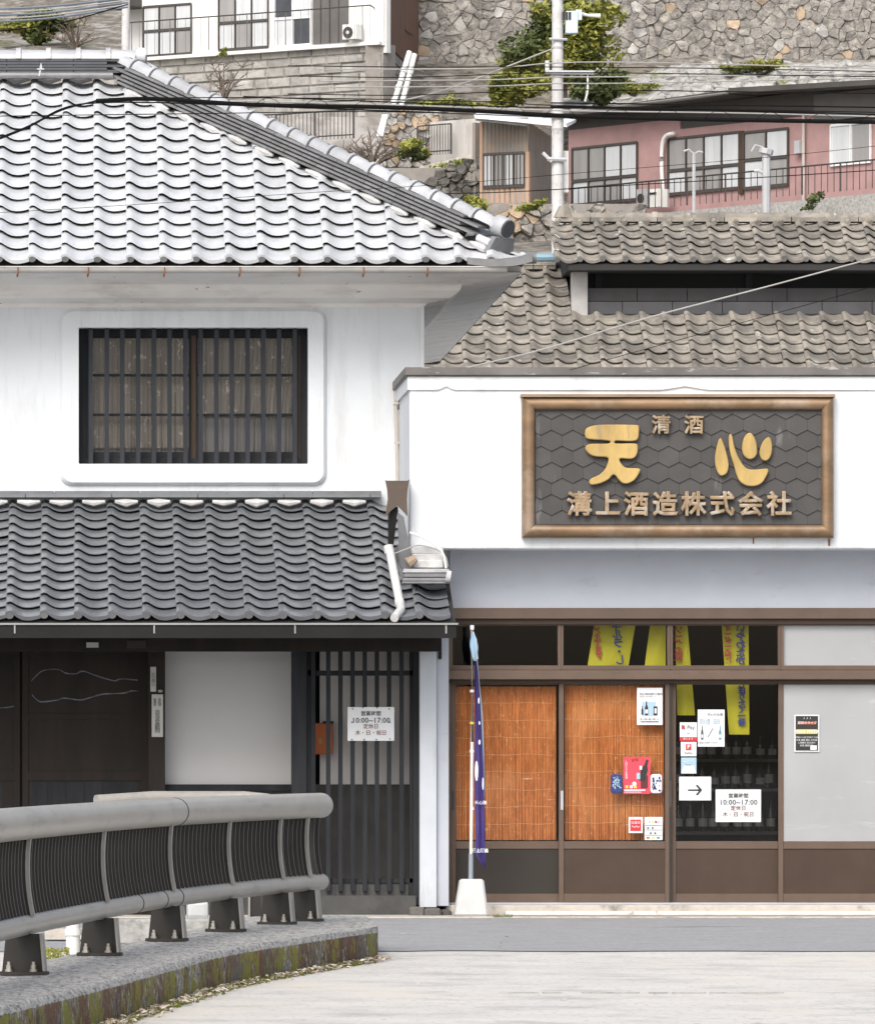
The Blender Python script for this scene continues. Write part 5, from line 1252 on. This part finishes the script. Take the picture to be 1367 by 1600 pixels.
# pink house
PH = thing('pink_house', P(1100, 325, 178), 'pink walled house with long window doors above the brown roof', 'house')
pp_ = Plane(888, 180.2, 1370, 171.2)
zg = pp_.z(900, 326)
pp_.rect(MB(), 888, 1062, zg - .6, pp_.z(888, 203), 0, 5.5).build('wall', pink, PH); pp_.rect(MB(), 1062, 1300, zg - .6, pp_.z(1180, 189), 0, 5.5).build('wall', pink, PH); pp_.rect(MB(), 1300, 1440, zg - .6, pp_.z(1340, 189), 0, 5.5).build('wall', pink, PH)
pp_.rect(MB(), 888, 1062, pp_.z(888, 203), pp_.z(888, 184), -.05, .2).build('upper_board', frame_d, PH); pp_.rect(MB(), 1062, 1180, pp_.z(1180, 189), pp_.z(1062, 164), -.05, .2).build('upper_board', frame_d, PH); pp_.rect(MB(), 1180, 1440, pp_.z(1340, 192), pp_.z(1180, 151), -.05, .2).build('upper_board', frame_d, PH)
pe = Plane(888, 180.2, 893, 186); 
# sloping roof edge
mb = MB().hexa([pp_.at(870, pp_.z(888, 178), .5), pp_.at(1180, pp_.z(1180, 143), .9), pp_.at(1180, pp_.z(1180, 150), .9), pp_.at(870, pp_.z(888, 186), .5)], [pp_.at(870, pp_.z(888, 172), -6), pp_.at(1180, pp_.z(1180, 132), -6), pp_.at(1180, pp_.z(1180, 150), -6), pp_.at(870, pp_.z(888, 186), -6)]); mb.build('roof', roofd, PH)
mb = MB().hexa([pp_.at(1180, pp_.z(1180, 140), .9), pp_.at(1420, pp_.z(1180, 152), .9), pp_.at(1420, pp_.z(1180, 160), .9), pp_.at(1180, pp_.z(1180, 148), .9)], [pp_.at(1180, pp_.z(1180, 130), -6), pp_.at(1420, pp_.z(1180, 142), -6), pp_.at(1420, pp_.z(1180, 160), -6), pp_.at(1180, pp_.z(1180, 148), -6)]); mb.build('roof', roofd, PH)
MB().tube([pp_.at(870, pp_.z(888, 184), .95), pp_.at(1180, pp_.z(1180, 148), .95)], .03, 6).build('gutter', frame_g, PH)
pp_.rect(MB(), 1275, 1420, pp_.z(1275, 190), pp_.z(1275, 148), .08, .1).build('side_fascia', shutter, PH)
zw0 = pp_.z(897, 321)
window(pp_, PH, 896, 997, zw0, pp_.z(897, 232), 4, 2, frame_d, [pane_w, pane_g, pane_g, pane_w], split=.42)
window(pp_, PH, 1046, 1157, zw0 + .05, pp_.z(1046, 217), 4, 2, frame_d, [pane_w, pane_g, pane_g, pane_w], split=.42)
window(pp_, PH, 1164, 1233, zw0 + .02, pp_.z(1164, 207), 2, 2, frame_d, [pane_w, pane_g], split=.5)
pp_.rect(MB(), 1157, 1163, zw0 - .1, pp_.z(1160, 204), .06, .1).build('door_post', brownwood, PH)
window(pp_, PH, 1300, 1362, pp_.z(1300, 258), pp_.z(1300, 196), 2, 1, frame_w, [pane_w, pane_g])
pp_.rect(MB(), 1001, 1043, zw0 - .1, pp_.z(1001, 222), .03, .05).build('pink_panel', pink, PH)
MB().tube(crom([pp_.at(1061, pp_.z(1061, 208), .15), pp_.at(1050, pp_.z(1050, 212), .2), pp_.at(1044, pp_.z(1044, 226), .2), pp_.at(1043, pp_.z(1043, 260), .2), pp_.at(1045, pp_.z(1045, 300), .2)], 5), .05, 8).build('vent_pipe', pvc, PH, smooth=True)
MB().tube([pp_.at(1260, pp_.z(1260, 180), .1), pp_.at(1260, pp_.z(1260, 318), .1)], .04, 8).build('downpipe', pvcg, PH)
pp_.prect(MB(), 1250, 1258, 220, 240, .2, .2).build('meter_box', metal_lt, PH)
for k, (a, b_) in enumerate(((1031, 1048), (1050, 1066))):
    t = thing('air_conditioner', pp_.at(a, zg, .8), ['beige fan unit left of the pair below the pink panel', 'white heater unit right of the pair below the pink panel'][k], 'air conditioner')
    pp_.prect(MB(), a, b_, 298, 326, .8, .35).build('casing', housew if k else metal_lt, t)
    if k == 0: q = pp_.at(1039, pp_.z(1039, 312), .81); MB().tube([q, q + pp_.n * .02], .12, 12).build('fan', metal_dk, t)
    else: pp_.prect(MB(), a + 3, b_ - 3, 303, 306, .82, .03).build('vent', metal_dk, t)
t = thing('balcony_railing', pp_.at(1150, zg), 'dark iron railing along the front of the pink house', 'railing')
zr2 = pp_.z(1180, 276)
MB().tube([pp_.at(888, zr2, 1.2), pp_.at(1450, zr2, 1.2)], .022, 6).build('top_rail', metal_dk, t)
for k in range(56):
    x = 890 + k * 10; MB().tube([pp_.at(x, zg - .3, 1.2), pp_.at(x, zr2, 1.2)], .011 if k % 6 else .025, 5).build('baluster', metal_dk, t)
pp_.rect(MB(), 870, 1450, zg - 4, zg - .45, 1.4, 1.4).build('terrace_slab', concrete, PH)
for x, h_ in ((750 / 2.18 + 740, 60), (1197, 90)): pass
t = thing('vent_stack', P(1197, 328, 120), 'grey lamp post with short arm in front of the pink house windows', 'lamp post')
MB().tube([P(1197, 332, 120), P(1197, 238, 120)], .07, 8).build('pole', metal_lt, t, smooth=True)
MB().tube([P(1197, 272, 120), P(1184, 266, 120), P(1178, 267, 120)], .035, 6).build('arm', metal_lt, t); MB().tube([P(1174, 236, 120), P(1180, 226, 120), P(1190, 229, 120), P(1197, 240, 120)], .02, 6).build('hook', metal_lt, t)
MB().tube([P(1196, 240, 120), P(1198, 232, 120)], .12, 8).build('cap', metal_lt, t)
t = thing('antenna_mast', P(1084, 330, 120), 'thin forked metal mast in front of the pink house, left of lamp post', 'mast')
MB().tube([P(1084, 332, 120), P(1084, 238, 120)], .03, 6).build('pole', metal_lt, t); MB().tube([P(1068, 236, 120), P(1076, 233, 120), P(1084, 240, 120), P(1092, 236, 120), P(1098, 238, 120)], .02, 6).build('fork', metal_lt, t)
for x in range(930, 1370, 38):
    pass
# main utility pole
UP = thing('utility_pole', P(871, 335, 150), 'tall pale concrete utility pole rising in front of the shed and house', 'utility pole')
yp = 150
MB().tube([Vector((PX(871, yp), yp, 8)), P(871, 200, yp), P(871, -60, yp)], [.135, .125, .115], 16).build('pole', polec, UP, smooth=True)
MB().pbox(884, 903, 16, 51, yp - .2, .3).build('switch_box', boxblue, UP, bevel=.02)
MB().pbox(900, 909, 14, 30, yp - .15, .2).build('switch_bracket', boxblue, UP)
MB().tube([P(905, 20, yp), P(918, 23, yp), P(938, 24, yp)], [.05, .03, .05], 8).build('insulator_arm', pvc, UP)
for x in (880, 885, 890): MB().tube([P(x, 18, yp - .2), P(x, 30, yp - .2)], .03, 6).build('bushing', metal_dk, UP)
for (a, b_, y, r) in ((852, 928, 112, .05), (848, 896, 181, .04), (855, 885, 248, .05), (858, 886, 60, .03)): MB().tube([P(a, y, yp - .15), P(b_, y + 1, yp - .15)], r, 6).build('cross_arm', metal_lt, UP)
MB().tube([P(855, 110, yp - .15), P(855, 94, yp - .15)], .05, 8).build('insulator', pvc, UP)
MB().tube([P(848, 238, yp - .15), P(862, 252, yp - .15)], .04, 6).build('strut', polec, UP)
for y in (72, 112, 160, 182, 200, 250): MB().tube([P(871, y, yp), P(871, y + 3, yp)], .135, 14).build('band', metal_lt, UP)
MB().pbox(879, 888, 235, 300, yp + .15, .2).build('riser_box', pvc, UP)
MB().tube(crom([P(918, 112, yp - .1), P(918, 140, yp - .1), P(914, 158, yp - .1)], 4), .025, 6).build('drop_lead', pvc, UP)
# ================= foliage =================
def blob_leaves(mb, c, r, n_, size):
    for _ in range(n_):
        d_ = Vector((random.gauss(0, 1), random.gauss(0, 1), random.gauss(0, 1))).normalized() * (random.random() ** .45)
        p = c + Vector((d_.x * r[0], d_.y * r[1], d_.z * r[2])); p += Vector((1, 1, 1)) * noise.noise(p * .9) * .25
        a = Vector((random.gauss(0, 1), random.gauss(0, 1), random.gauss(0, .6))).normalized(); b_ = a.cross(Vector((random.random() - .5, random.random() - .5, random.random()))).normalized()
        s = size * random.uniform(.6, 1.3); mb.add([p - a * s, p + b_ * s * .5, p + a * s, p - b_ * s * .5], [(0, 1, 2, 3)])
def shrub(name, px, py, Y, rp, n_, size, mat, label, cat, clumps=9, dark=None, trunk=True):
    t = thing(name, P(px, py + rp[1], Y), label, cat); mb = MB(); mbd = MB()
    for k in range(clumps):
        a = random.uniform(0, 6.28); q = random.random() ** .6
        c = P(px + rp[0] * .72 * q * math.cos(a), py + rp[1] * .72 * q * math.sin(a), Y); c.y += random.uniform(-.5, .5)
        s = Y / F; blob_leaves(mb if k % 3 or not dark else mbd, c, (rp[0] * s * random.uniform(.22, .5), .8, rp[1] * s * random.uniform(.22, .5)), n_ // clumps, size)
    mb.build('crown', mat, t, kind='stuff')
    if mbd.v: mbd.build('crown_shade_leaves', dark, t, kind='stuff')  # some clumps in the darker leaf green
    if trunk:
        base = P(px, py + rp[1], Y); mb = MB(); mb.tube([base - Vector((0, 0, .3)), P(px + 3, py, Y)], [.09, .04], 6); mb.build('trunk', twig, t)
        for k in range(8):
            mb = MB(); mb.tube([P(px + 1, py + rp[1] * .5, Y), P(px + random.uniform(-.7, .7) * rp[0], py + random.uniform(-.7, .3) * rp[1], Y + random.uniform(-.5, .5))], [.04, .012], 5); mb.build('limb', twig, t)
    return t
shrub('broadleaf_tree', 882, 55, 196, (102, 80), 14000, .10, leaf1, 'green leafy tree growing against the rubble wall behind the pole', 'tree', 26, leaf_d)
shrub('green_bush', 803, 136, 194, (60, 32), 5200, .09, leaf1, 'rounded yellow green bush left of the tall pole', 'bush', 14, None, False)
shrub('dark_bush', 925, 136, 193, (52, 28), 2600, .11, leaf_d, 'dark green bush right of the tall pole above the house roof', 'bush', 12, None, False)
shrub('green_bush', 648, 238, 180, (36, 14), 1562, .08, leaf1, 'small green shrub in the garden above the dark stone wall', 'bush', 9, leaf_d, False)
shrub('green_bush', 733, 322, 166, (26, 13), 900, .07, leaf1, 'low weeds on the stone wall beside the shed', 'plant', 9, None, False)
shrub('green_bush', 62, 42, 207, (60, 26), 2600, .12, leaf1, 'olive green bush on the bank above the left roof ridge', 'bush', 14, leaf_d, False)
shrub('green_bush', 835, 320, 166, (30, 6), 500, .06, leaf1, 'thin strip of weeds at the foot of the shed', 'plant', 7, None, False)
shrub('green_bush', 1180, 98, 199, (62, 7), 1300, .08, leaf1, 'patch of grass on the rock ledge above the pink house', 'plant', 16, None, False)
shrub('green_bush', 985, 136, 197, (45, 10), 1000, .08, leaf1, 'grass tuft at the left foot of the rock slope', 'plant', 10, None, False)
shrub('green_bush', 345, 86, 193.5, (10, 4), 150, .06, leaf1, 'tiny weed tuft at the edge of the white house terrace', 'plant', 5, None, False)
shrub('green_bush', 700, 160, 192, (75, 5), 900, .07, leaf1, 'weeds at the foot of the rubble wall', 'plant', 16, None, False)
shrub('green_bush', 1275, 314, 170, (18, 6), 300, .06, leaf_d, 'dark plant by the right end of the pink house terrace', 'plant', 6, None, False)
shrub('green_bush', 715, 262, 178, (45, 6), 800, .06, leaf1, 'grass along the top of the dark garden wall', 'plant', 12, None, False)
def bare(name, px, py, Y, h_, n_, label, spread=1.0):
    t = thing(name, P(px, py, Y), label, 'shrub'); s = Y / F
    for k in range(n_):
        a = random.uniform(-1.15, 1.15) * spread; L_ = h_ * random.uniform(.6, 1.0) * s; p0 = P(px + random.uniform(-3, 3), py, Y); yo = random.uniform(-.5, .5)
        p1_ = p0 + Vector((math.sin(a) * L_ * .45, yo * .5, math.cos(a) * L_ * .5)); p2_ = p0 + Vector((math.sin(a * 1.2) * L_, yo, math.cos(a) * L_ * .95))
        mb = MB().tube(crom([p0, p1_, p2_], 3), [.035, .03, .026, .02, .016, .012, .008][:7], 5)
        for q in range(7):
            f_ = random.uniform(.3, .95); c = p0.lerp(p2_, f_) if f_ > .5 else p0.lerp(p1_, f_ * 2); d2 = Vector((random.uniform(-1, 1), random.uniform(-.5, .5), random.uniform(.1, 1))).normalized() * L_ * random.uniform(.15, .4)
            mb.tube([c, c + d2 * .6, c + d2], [.014, .01, .005], 4)
        mb.build('branch', twig, t)
bare('bare_shrub', 582, 262, 181, 62, 18, 'leafless bushy shrub below the block wall, beside the roof hip')
bare('bare_shrub', 350, 155, 190, 72, 8, 'leafless thin shrub in front of the block wall', .6)
bare('bare_shrub', 118, 75, 206, 60, 12, 'pale leafless twigs on the bank above the left ridge', 1.0)
bare('bare_shrub', 470, 235, 184, 40, 10, 'low bare twigs along the terrace fence', 1.1)

# ================= overhead cables =================
def cable(pts, Y, r, mat, label, name='overhead_cable'):
    MB().tube(crom([P(x, y, Y + (pts[0][2] if len(pts[0]) > 2 else 0)) for x, y in [(q[0], q[1]) for q in pts]], 8), r, 6).build(name, mat, None, smooth=True, label=label, cat='cable', group='overhead cables')
YCb = 55.0
cable([(150, 157), (240, 154), (400, 163), (600, 167), (750, 173), (900, 181), (1100, 186), (1420, 191)], YCb, .018, wirem, 'thickest black cable bundle crossing in front of the roof and pole')
cable([(-20, 224), (40, 200), (95, 172), (150, 157)], YCb, .007, wirem, 'black cable curving up from left edge to the thick bundle')
cable([(-20, 181), (300, 177), (600, 174), (900, 184)], YCb + .3, .004, wirem, 'thin straight black cable just below the thick bundle')
cable([(-20, 222), (45, 196), (100, 168), (155, 160), (260, 160), (420, 166), (700, 176)], YCb + .3, .006, wirem, 'second black cable running beside the thick bundle')
cable([(170, 153), (420, 152), (750, 158), (900, 165), (1420, 176)], YCb - .2, .004, wirem, 'support wire above the thick bundle')
cable([(380, 150), (640, 160), (860, 168), (1100, 170), (1420, 180)], YCb - .3, .005, wirem, 'medium black cable above the bundle from roof to right edge')
cable([(860, 160), (1100, 163), (1420, 168)], YCb + .2, .006, wirem, 'thinner black wire above the bundle at right')
cable([(-20, 333), (230, 318), (460, 302), (700, 287), (900, 270), (1200, 245), (1420, 222)], YCb, .0022, wirem, 'thin wire sloping up across the silver roof tiles')
cable([(600, 303), (780, 300), (960, 290), (1200, 276), (1420, 262)], 110, .008, wirem, 'thin wire crossing the shed window and pink house')
cable([(730, 574), (850, 545), (1020, 494), (1200, 447), (1420, 388)], 58.6, .007, wirel, 'pale cable rising right across the brown roofs')
cable([(890, 578), (1100, 520), (1420, 432)], 58.8, .003, wirem, 'thin dark wire below the pale rising cable')
for k, (a, b_, c_) in enumerate(((100, 98, 110), (118, 120, 117), (128, 130, 123))):
    cable([(500, a + 8), (760, a + 6), (862, b_), (1000, b_ - 1), (1420, c_ - 3)], 149.5, .014, wirel, ['top thin grey line through the pole crossarm', 'middle thin grey line through the pole crossarm', 'lowest thin grey line through the pole crossarm'][k])
cable([(590, 165), (700, 138), (862, 76)], 149.6, .018, wirel, 'grey stay wire slanting up left of the tall pole')
for k in range(5): cable([(-20, 14 + k * 5), (80, 9 + k * 4.6), (200, -4 + k * 3.5)], 120 + k, .014 if k % 2 else .02, wirel if k % 2 else pbr('blue_grey_cable%d' % k, (.13, .16, .2), .6), ['highest', 'second highest', 'middle', 'second lowest', 'lowest'][k] + ' cable of the bunch crossing the top left corner')
cable([(-20, 50), (90, 36), (200, 6)], 118, .012, wirem, 'dark separate wire below the cable bunch at top left')
cable([(860, 166), (1000, 168), (1200, 174), (1420, 186)], YCb + .25, .007, wirem, 'black wire just above the thick bundle at right')
cable([(380, 157), (640, 164), (870, 172), (1150, 176), (1420, 183)], YCb + .1, .006, wirel, 'pale grey wire running close along the thick bundle')
for k, (y0, y1, y2) in enumerate(((92, 104, 112), (108, 113, 120), (136, 140, 146))):
    cable([(450, y0 + 10), (640, y0 + 12), (862, y1), (1100, y1 + 2), (1420, y2)], 149 - k * .3, .011, wirem, ['thin dark line above the pole crossarm', 'thin dark line at the height of the pole crossarm', 'thin dark line between pole crossarm and thick bundle'][k])
# lashing loops on the bundle
t = thing('cable_lashing', P(700, 165, YCb), 'wavy spiral hangers looping along the thick black cable bundle', 'cable hangers')
for x0 in list(range(396, 900, 76)) + list(range(940, 1400, 80)):
    f_ = lambda x: 163 + (x - 400) * .028 if x > 400 else 163
    MB().tube(crom([P(x0, f_(x0) + 2, YCb - .02), P(x0 + 12, f_(x0) - 7, YCb - .02), P(x0 + 24, f_(x0) - 10, YCb - .02), P(x0 + 36, f_(x0) - 6, YCb - .02), P(x0 + 46, f_(x0) + 4, YCb - .02)], 4), .0022, 5).build('hanger_loop', wirem, t)

# ================= CURB AND BRIDGE RAIL =================
ft = [(-1.9, 24), (-1.1, 28), (-.46, 32), (.10, 36), (.47, 39.0), (.83, 41.8), (1.32, 44.4), (1.965, 47.4)]
fp_ = crom([Vector((x, y, 0)) for x, y in ft], 8)
bk = [(-2.6, 24), (-1.75, 28), (-1.1, 32), (-.62, 36), (-.28, 39.4), (.1, 42.3), (.55, 45.4), (1.15, 50.2)]
bp_ = crom([Vector((x, y, 0)) for x, y in bk], 8)
ZC = .22
def nz(p, k=5, a=.004): return a * noise.noise(p * k)
mb = MB(); m = 7
for i_, (f_, b2) in enumerate(zip(fp_, bp_)):
    endf = 0
    dirv = (b2 - f_).normalized()
    prof_ = [(0, -.02), (0, .05), (.0, .12), (.004, ZC - .03), (.03, ZC), ((b2 - f_).length * .5, ZC + .004), ((b2 - f_).length, ZC), ((b2 - f_).length, -.02)]
    for (dd, z) in prof_:
        p = f_ + dirv * dd; p.z = z; q = Vector((p.x, p.y, z)); mb.v.append((p.x + nz(q), p.y, p.z + (nz(q, 4, .006) if z > .1 else 0)))
m = 8
for i_ in range(len(fp_) - 1):
    for k in range(m - 1): mb.f.append((m * i_ + k, m * i_ + k + 1, m * (i_ + 1) + k + 1, m * (i_ + 1) + k))
L0 = m * (len(fp_) - 1); mb.f.append(tuple(L0 + k for k in range(m)))
# rounded far end
cu_ = mb.build('bridge_curb', curbm, None, smooth=True, kind='structure')
mb = MB(); fr = fp_[-1]; br_ = bp_[-1]
mb.prism([(fr.x, fr.y, -.02), (br_.x, br_.y, -.02), (1.5, 51.2, -.02), (2.02, 50.4, -.02), (2.0, 48.2, -.02)], (0, 0, ZC + .022)); mb.build('bridge_curb_end', curbm, None, bevel=.02, kind='structure')

rp_ = [(-1.6, 27.5), (-.98, 31), (-.62, 34), (-.31, 37.2), (.095, 40.7), (.517, 43.8), (.926, 46.1), (1.31, 48.0), (1.57, 49.1), (1.655, 49.42)]
path = crom([Vector((x, y, 0)) for x, y in rp_], 8)
RL = thing('bridge_guard_rail', (.5, 43.8, ZC), 'curved grey metal bridge guard rail with thick top pipe and dark bars', 'guard rail')
def tube_rail(z, r, name, i0, i1, close_end=False):
    pts = [p + Vector((0, 0, z)) for p in path[i0:i1]]
    rs = [r] * len(pts)
    if close_end:
        t_ = (pts[-1] - pts[-2]).normalized(); base = pts[-1]
        for k in (0.35, .65, .85, .96, 1.0): pts.append(base + t_ * r * .7 * k); rs.append(r * math.sqrt(max(.02, 1 - k * k)))
    return MB().tube(pts, rs, 20).build(name, railm, RL, smooth=True)
J = 40     # index of the joint near the fifth post
tube_rail(1.018, .087, 'top_pipe', 0, J + 3); tube_rail(1.018, .087, 'top_pipe', J + 2, len(path), True)
tube_rail(.487, .057, 'lower_pipe', 0, J + 1); tube_rail(.487, .057, 'lower_pipe', J, len(path), True)
def ring_at(i_, z, r):
    p = path[i_]; t_ = (path[i_ + 1] - path[i_ - 1]).normalized(); MB().tube([p + Vector((0, 0, z)) - t_ * .012, p + Vector((0, 0, z)) + t_ * .012], r, 20).build('joint_ring', railp, RL, smooth=True)
ring_at(J + 1, 1.018, .0895)
for k in (J - 4, J - 1, J + 1): ring_at(k, .487, .0595)
def frame_at(s):
    """point and tangent at arc parameter index (float)"""
    i_ = int(s); f_ = s - i_; i_ = min(i_, len(path) - 2); p = path[i_].lerp(path[i_ + 1], f_); a = path[max(0, i_ - 1)]; b_ = path[min(len(path) - 1, i_ + 2)]; t_ = (b_ - a).normalized(); return p, t_, Vector((t_.y, -t_.x, 0))
def bowed(s, z0, z1, n0, n1, th, bow, mat, name, parent, seg=6, tq=None):
    p, t_, n_ = frame_at(s); mb = MB()
    for k in range(seg + 1):
        u = k / seg; z = z0 + (z1 - z0) * u; b_ = -bow * 4 * u * (1 - u) + (.02 * (u - .5) * -1)
        for (a, c) in ((n0, -th / 2), (n1, -th / 2), (n1, th / 2), (n0, th / 2)): mb.v.append(tuple(p + n_ * (a + b_) + t_ * c + Vector((0, 0, z))))
    for k in range(seg):
        for j in range(4): mb.f.append((4 * k + j, 4 * k + (j + 1) % 4, 4 * k + 4 + (j + 1) % 4, 4 * k + 4 + j))
    mb.f += [(3, 2, 1, 0), tuple(4 * seg + j for j in range(4))]
    return mb.build(name, mat, parent)
posts = [8 * k for k in range(1, 9)]
posts[-1] = 62
for s in posts:
    p, t_, n_ = frame_at(s); z0 = ZC + .004
    P4 = link('post', None, RL, p + Vector((0, 0, z0)))
    mb = MB()
    def q(a, c, z): return tuple(p + n_ * a + t_ * c + Vector((0, 0, z)))
    for (za, wa, zb2, wb) in ((z0 + .018, .105, .44, .088),):
        mb.hexa([q(-wa - .01, -.008, za), q(wa, -.008, za), q(wb, -.008, zb2), q(-wb - .006, -.008, zb2)], [q(-wa - .01, .008, za), q(wa, .008, za), q(wb, .008, zb2), q(-wb - .006, .008, zb2)])
    mb.build('web_plate', railp, P4)
    MB().hexa([q(.105, -.06, z0 + .02), q(.117, -.06, z0 + .02), q(.100, -.06, .44), q(.088, -.06, .44)], [q(.105, .06, z0 + .02), q(.117, .06, z0 + .02), q(.100, .06, .44), q(.088, .06, .44)]).build('flange', raile, P4)
    MB().hexa([q(-.125, -.07, z0), q(.125, -.07, z0), q(.125, .07, z0), q(-.125, .07, z0)], [q(-.125, -.07, z0 + .018), q(.125, -.07, z0 + .018), q(.125, .07, z0 + .018), q(-.125, .07, z0 + .018)]).build('base_plate', railp, P4)
    bowed(s, .53, .94, -.055, .028, .014, .018, railp, 'upper_web', P4)
    bowed(s, .53, .94, .028, .048, .05, .018, raile, 'upper_flange', P4)
    for a in (-.075, .055):
        c = Vector(q(a, -.045, z0 + .018)); MB().lathe(c, [(.02, 0), (.02, .012), (.014, .013), (.014, .034), (.009, .036), (.009, .052)], 6).build('bolt', boltm, P4)
pbr('baluster_edge_grey', (.085, .08, .077), .6)  # lighter grey paints the light caught on the bar edges
for a, b_ in zip([0] + posts, posts + [len(path) - 1]):
    La = (path[a] - path[b_]).length; nb = max(2, round(La / .155))
    if b_ == len(path) - 1: nb = 3
    for k in range(1, nb): bowed(a + (b_ - a) * k / nb, .54, .935, -.085, .022, .009, .018, railp, 'baluster', RL, 5)
    for k in range(1, nb): bowed(a + (b_ - a) * k / nb, .54, .935, .0221, .0245, .010, .018, MATS['baluster_edge_grey'], 'baluster_edge', RL, 5)
# second rail beyond
R2 = thing('far_guard_rail', P(310, 1440, 51.5), 'short piece of guard rail behind the curved bridge rail', 'guard rail')
MB().tube([P(150, 1252, 51.3), P(240, 1246, 51.5), P(380, 1246, 51.8), P(420, 1250, 51.8)], .045, 14).build('top_pipe', railm, R2, smooth=True)
for x in (399,):
    MB().pbox(x - 8, x + 9, 1385, 1434, 51.6, .02).build('web_plate', railp, R2); MB().pbox(x - 11, x - 8, 1385, 1434, 51.58, .1).build('flange', raile, R2); MB().pbox(x - 10, x + 11, 1434, 1438, 51.55, .1).build('base_plate', railp, R2)
    MB().pbox(x - 6, x + 6, 1255, 1385, 51.62, .02).build('upper_plate', railp, R2)
# bits seen under the rail
t = MB().tube([P(114, 1500, 45), P(114, 1400, 45)], .045, 12).build('standing_pipe', pvc, None, smooth=True, label='white upright pipe seen under the rail between first two posts', cat='pipe')
MB().tube([P(114, 1462, 45), P(114, 1452, 45)], .055, 12).build('collar', pvc, t, smooth=True)
MB().pbox(186, 330, 1437, 1476, 50.5, .4).build('channel_block', concrete, None, bevel=.01, label='grey speckled concrete block behind the rail posts', cat='block')
MB().pbox(292, 326, 1408, 1437, 51, .3).build('channel_block', basew, None, bevel=.03, label='pale rounded concrete lump on top of the grey block', cat='block')
MB().pbox(70, 240, 1452, 1468, 52, .3).build('channel_edge', sill_c, None, kind='structure')
t = thing('low_weeds', P(90, 1498, 43), 'small green and reddish weeds under the rail by white pipe', 'plant'); mb = MB()
for _ in range(260):
    p = P(random.uniform(66, 108), random.uniform(1482, 1500), 43 + random.uniform(-.3, .3)); a = Vector((random.gauss(0, 1), random.gauss(0, 1), random.gauss(0, 1))).normalized() * .014; b_ = Vector((random.gauss(0, 1), random.gauss(0, 1), random.gauss(0, 1))).normalized() * .009; mb.add([p - a, p + b_, p + a, p - b_], [(0, 1, 2, 3)])
mb.build('leaves', leaf1, t, kind='stuff')
# moss strip and leaf litter at the foot of the curb
mb = MB(); mm = MB()
for i_ in range(len(fp_) - 1):
    a, b_ = fp_[i_], fp_[i_ + 1]
    if a.y < 33: continue
    for _ in range(60):
        u = random.random(); p = a.lerp(b_, u) + Vector((abs(random.gauss(0, .045)) + .01, 0, random.uniform(.004, .03)))
        if noise.noise(Vector((p.y * 1.1, 0, 7))) < -.15 and random.random() < .8: continue
        s = random.uniform(.007, .018); an = random.uniform(0, 6.28); v1 = Vector((math.cos(an), math.sin(an), random.uniform(-.4, .4))) * s * 1.6; v2 = Vector((-math.sin(an), math.cos(an), random.uniform(-.4, .4))) * s * .7
        mb.add([p - v1, p + v2, p + v1, p - v2 + Vector((0, 0, s * .4))], [(0, 1, 2, 3)])
    for _ in range(110):
        u = random.random(); p = a.lerp(b_, u) + Vector((abs(random.gauss(0, .035)), 0, 0)); p.z = .0
        if noise.noise(Vector((p.y * .9, 0, 2))) < -.25: continue
        h_ = random.uniform(.01, .035); an = random.uniform(0, 3.14); v1 = Vector((math.cos(an), math.sin(an), 0)) * .012; mm.add([p - v1, p + v1, p + Vector((0, 0, h_))], [(0, 1, 2)])
mb.build('leaf_litter', litter, None, kind='stuff'); mm.build('moss_strip', moss, None, kind='stuff')
mb = MB()
for _ in range(40):
    p = Vector((random.uniform(.6, 3.4), random.uniform(39, 58), .006)); s = random.uniform(.01, .03); an = random.uniform(0, 6.28); v1 = Vector((math.cos(an), math.sin(an), .2)) * s; v2 = Vector((-math.sin(an), math.cos(an), .2)) * s * .5; mb.add([p - v1, p + v2, p + v1, p - v2], [(0, 1, 2, 3)])
mb.build('scattered_leaves', litter, None, kind='stuff')
# weeds at the shop kerb
mb = MB()
for _ in range(70):
    p = P(random.uniform(770, 800), 1431, 59.2) + Vector((0, random.uniform(-.05, .05), 0)); p.z = .012; v1 = Vector((random.uniform(-.03, .03), random.uniform(-.02, .02), random.uniform(.01, .04))); mb.add([p, p + Vector((.006, 0, 0)), p + v1], [(0, 1, 2)])
mb.build('kerb_weeds', leaf_d, None, kind='stuff')
dg = bpy.context.evaluated_depsgraph_get()
for o in [o for o in bpy.data.objects if o.type == 'FONT']:      # lettering becomes plain mesh
    me = bpy.data.meshes.new_from_object(o.evaluated_get(dg)); me.name = o.name
    if not me.materials: me.materials.append(o.data.materials[0])
    n_ = bpy.data.objects.new('tmp', me); COL.objects.link(n_); n_.location = o.location; n_.rotation_euler = o.rotation_euler; n_.scale = o.scale
    n_.parent = o.parent; n_.matrix_parent_inverse = o.matrix_parent_inverse.copy(); nm = o.name; bpy.data.objects.remove(o); n_.name = nm
print('OBJECTS', len(bpy.data.objects))
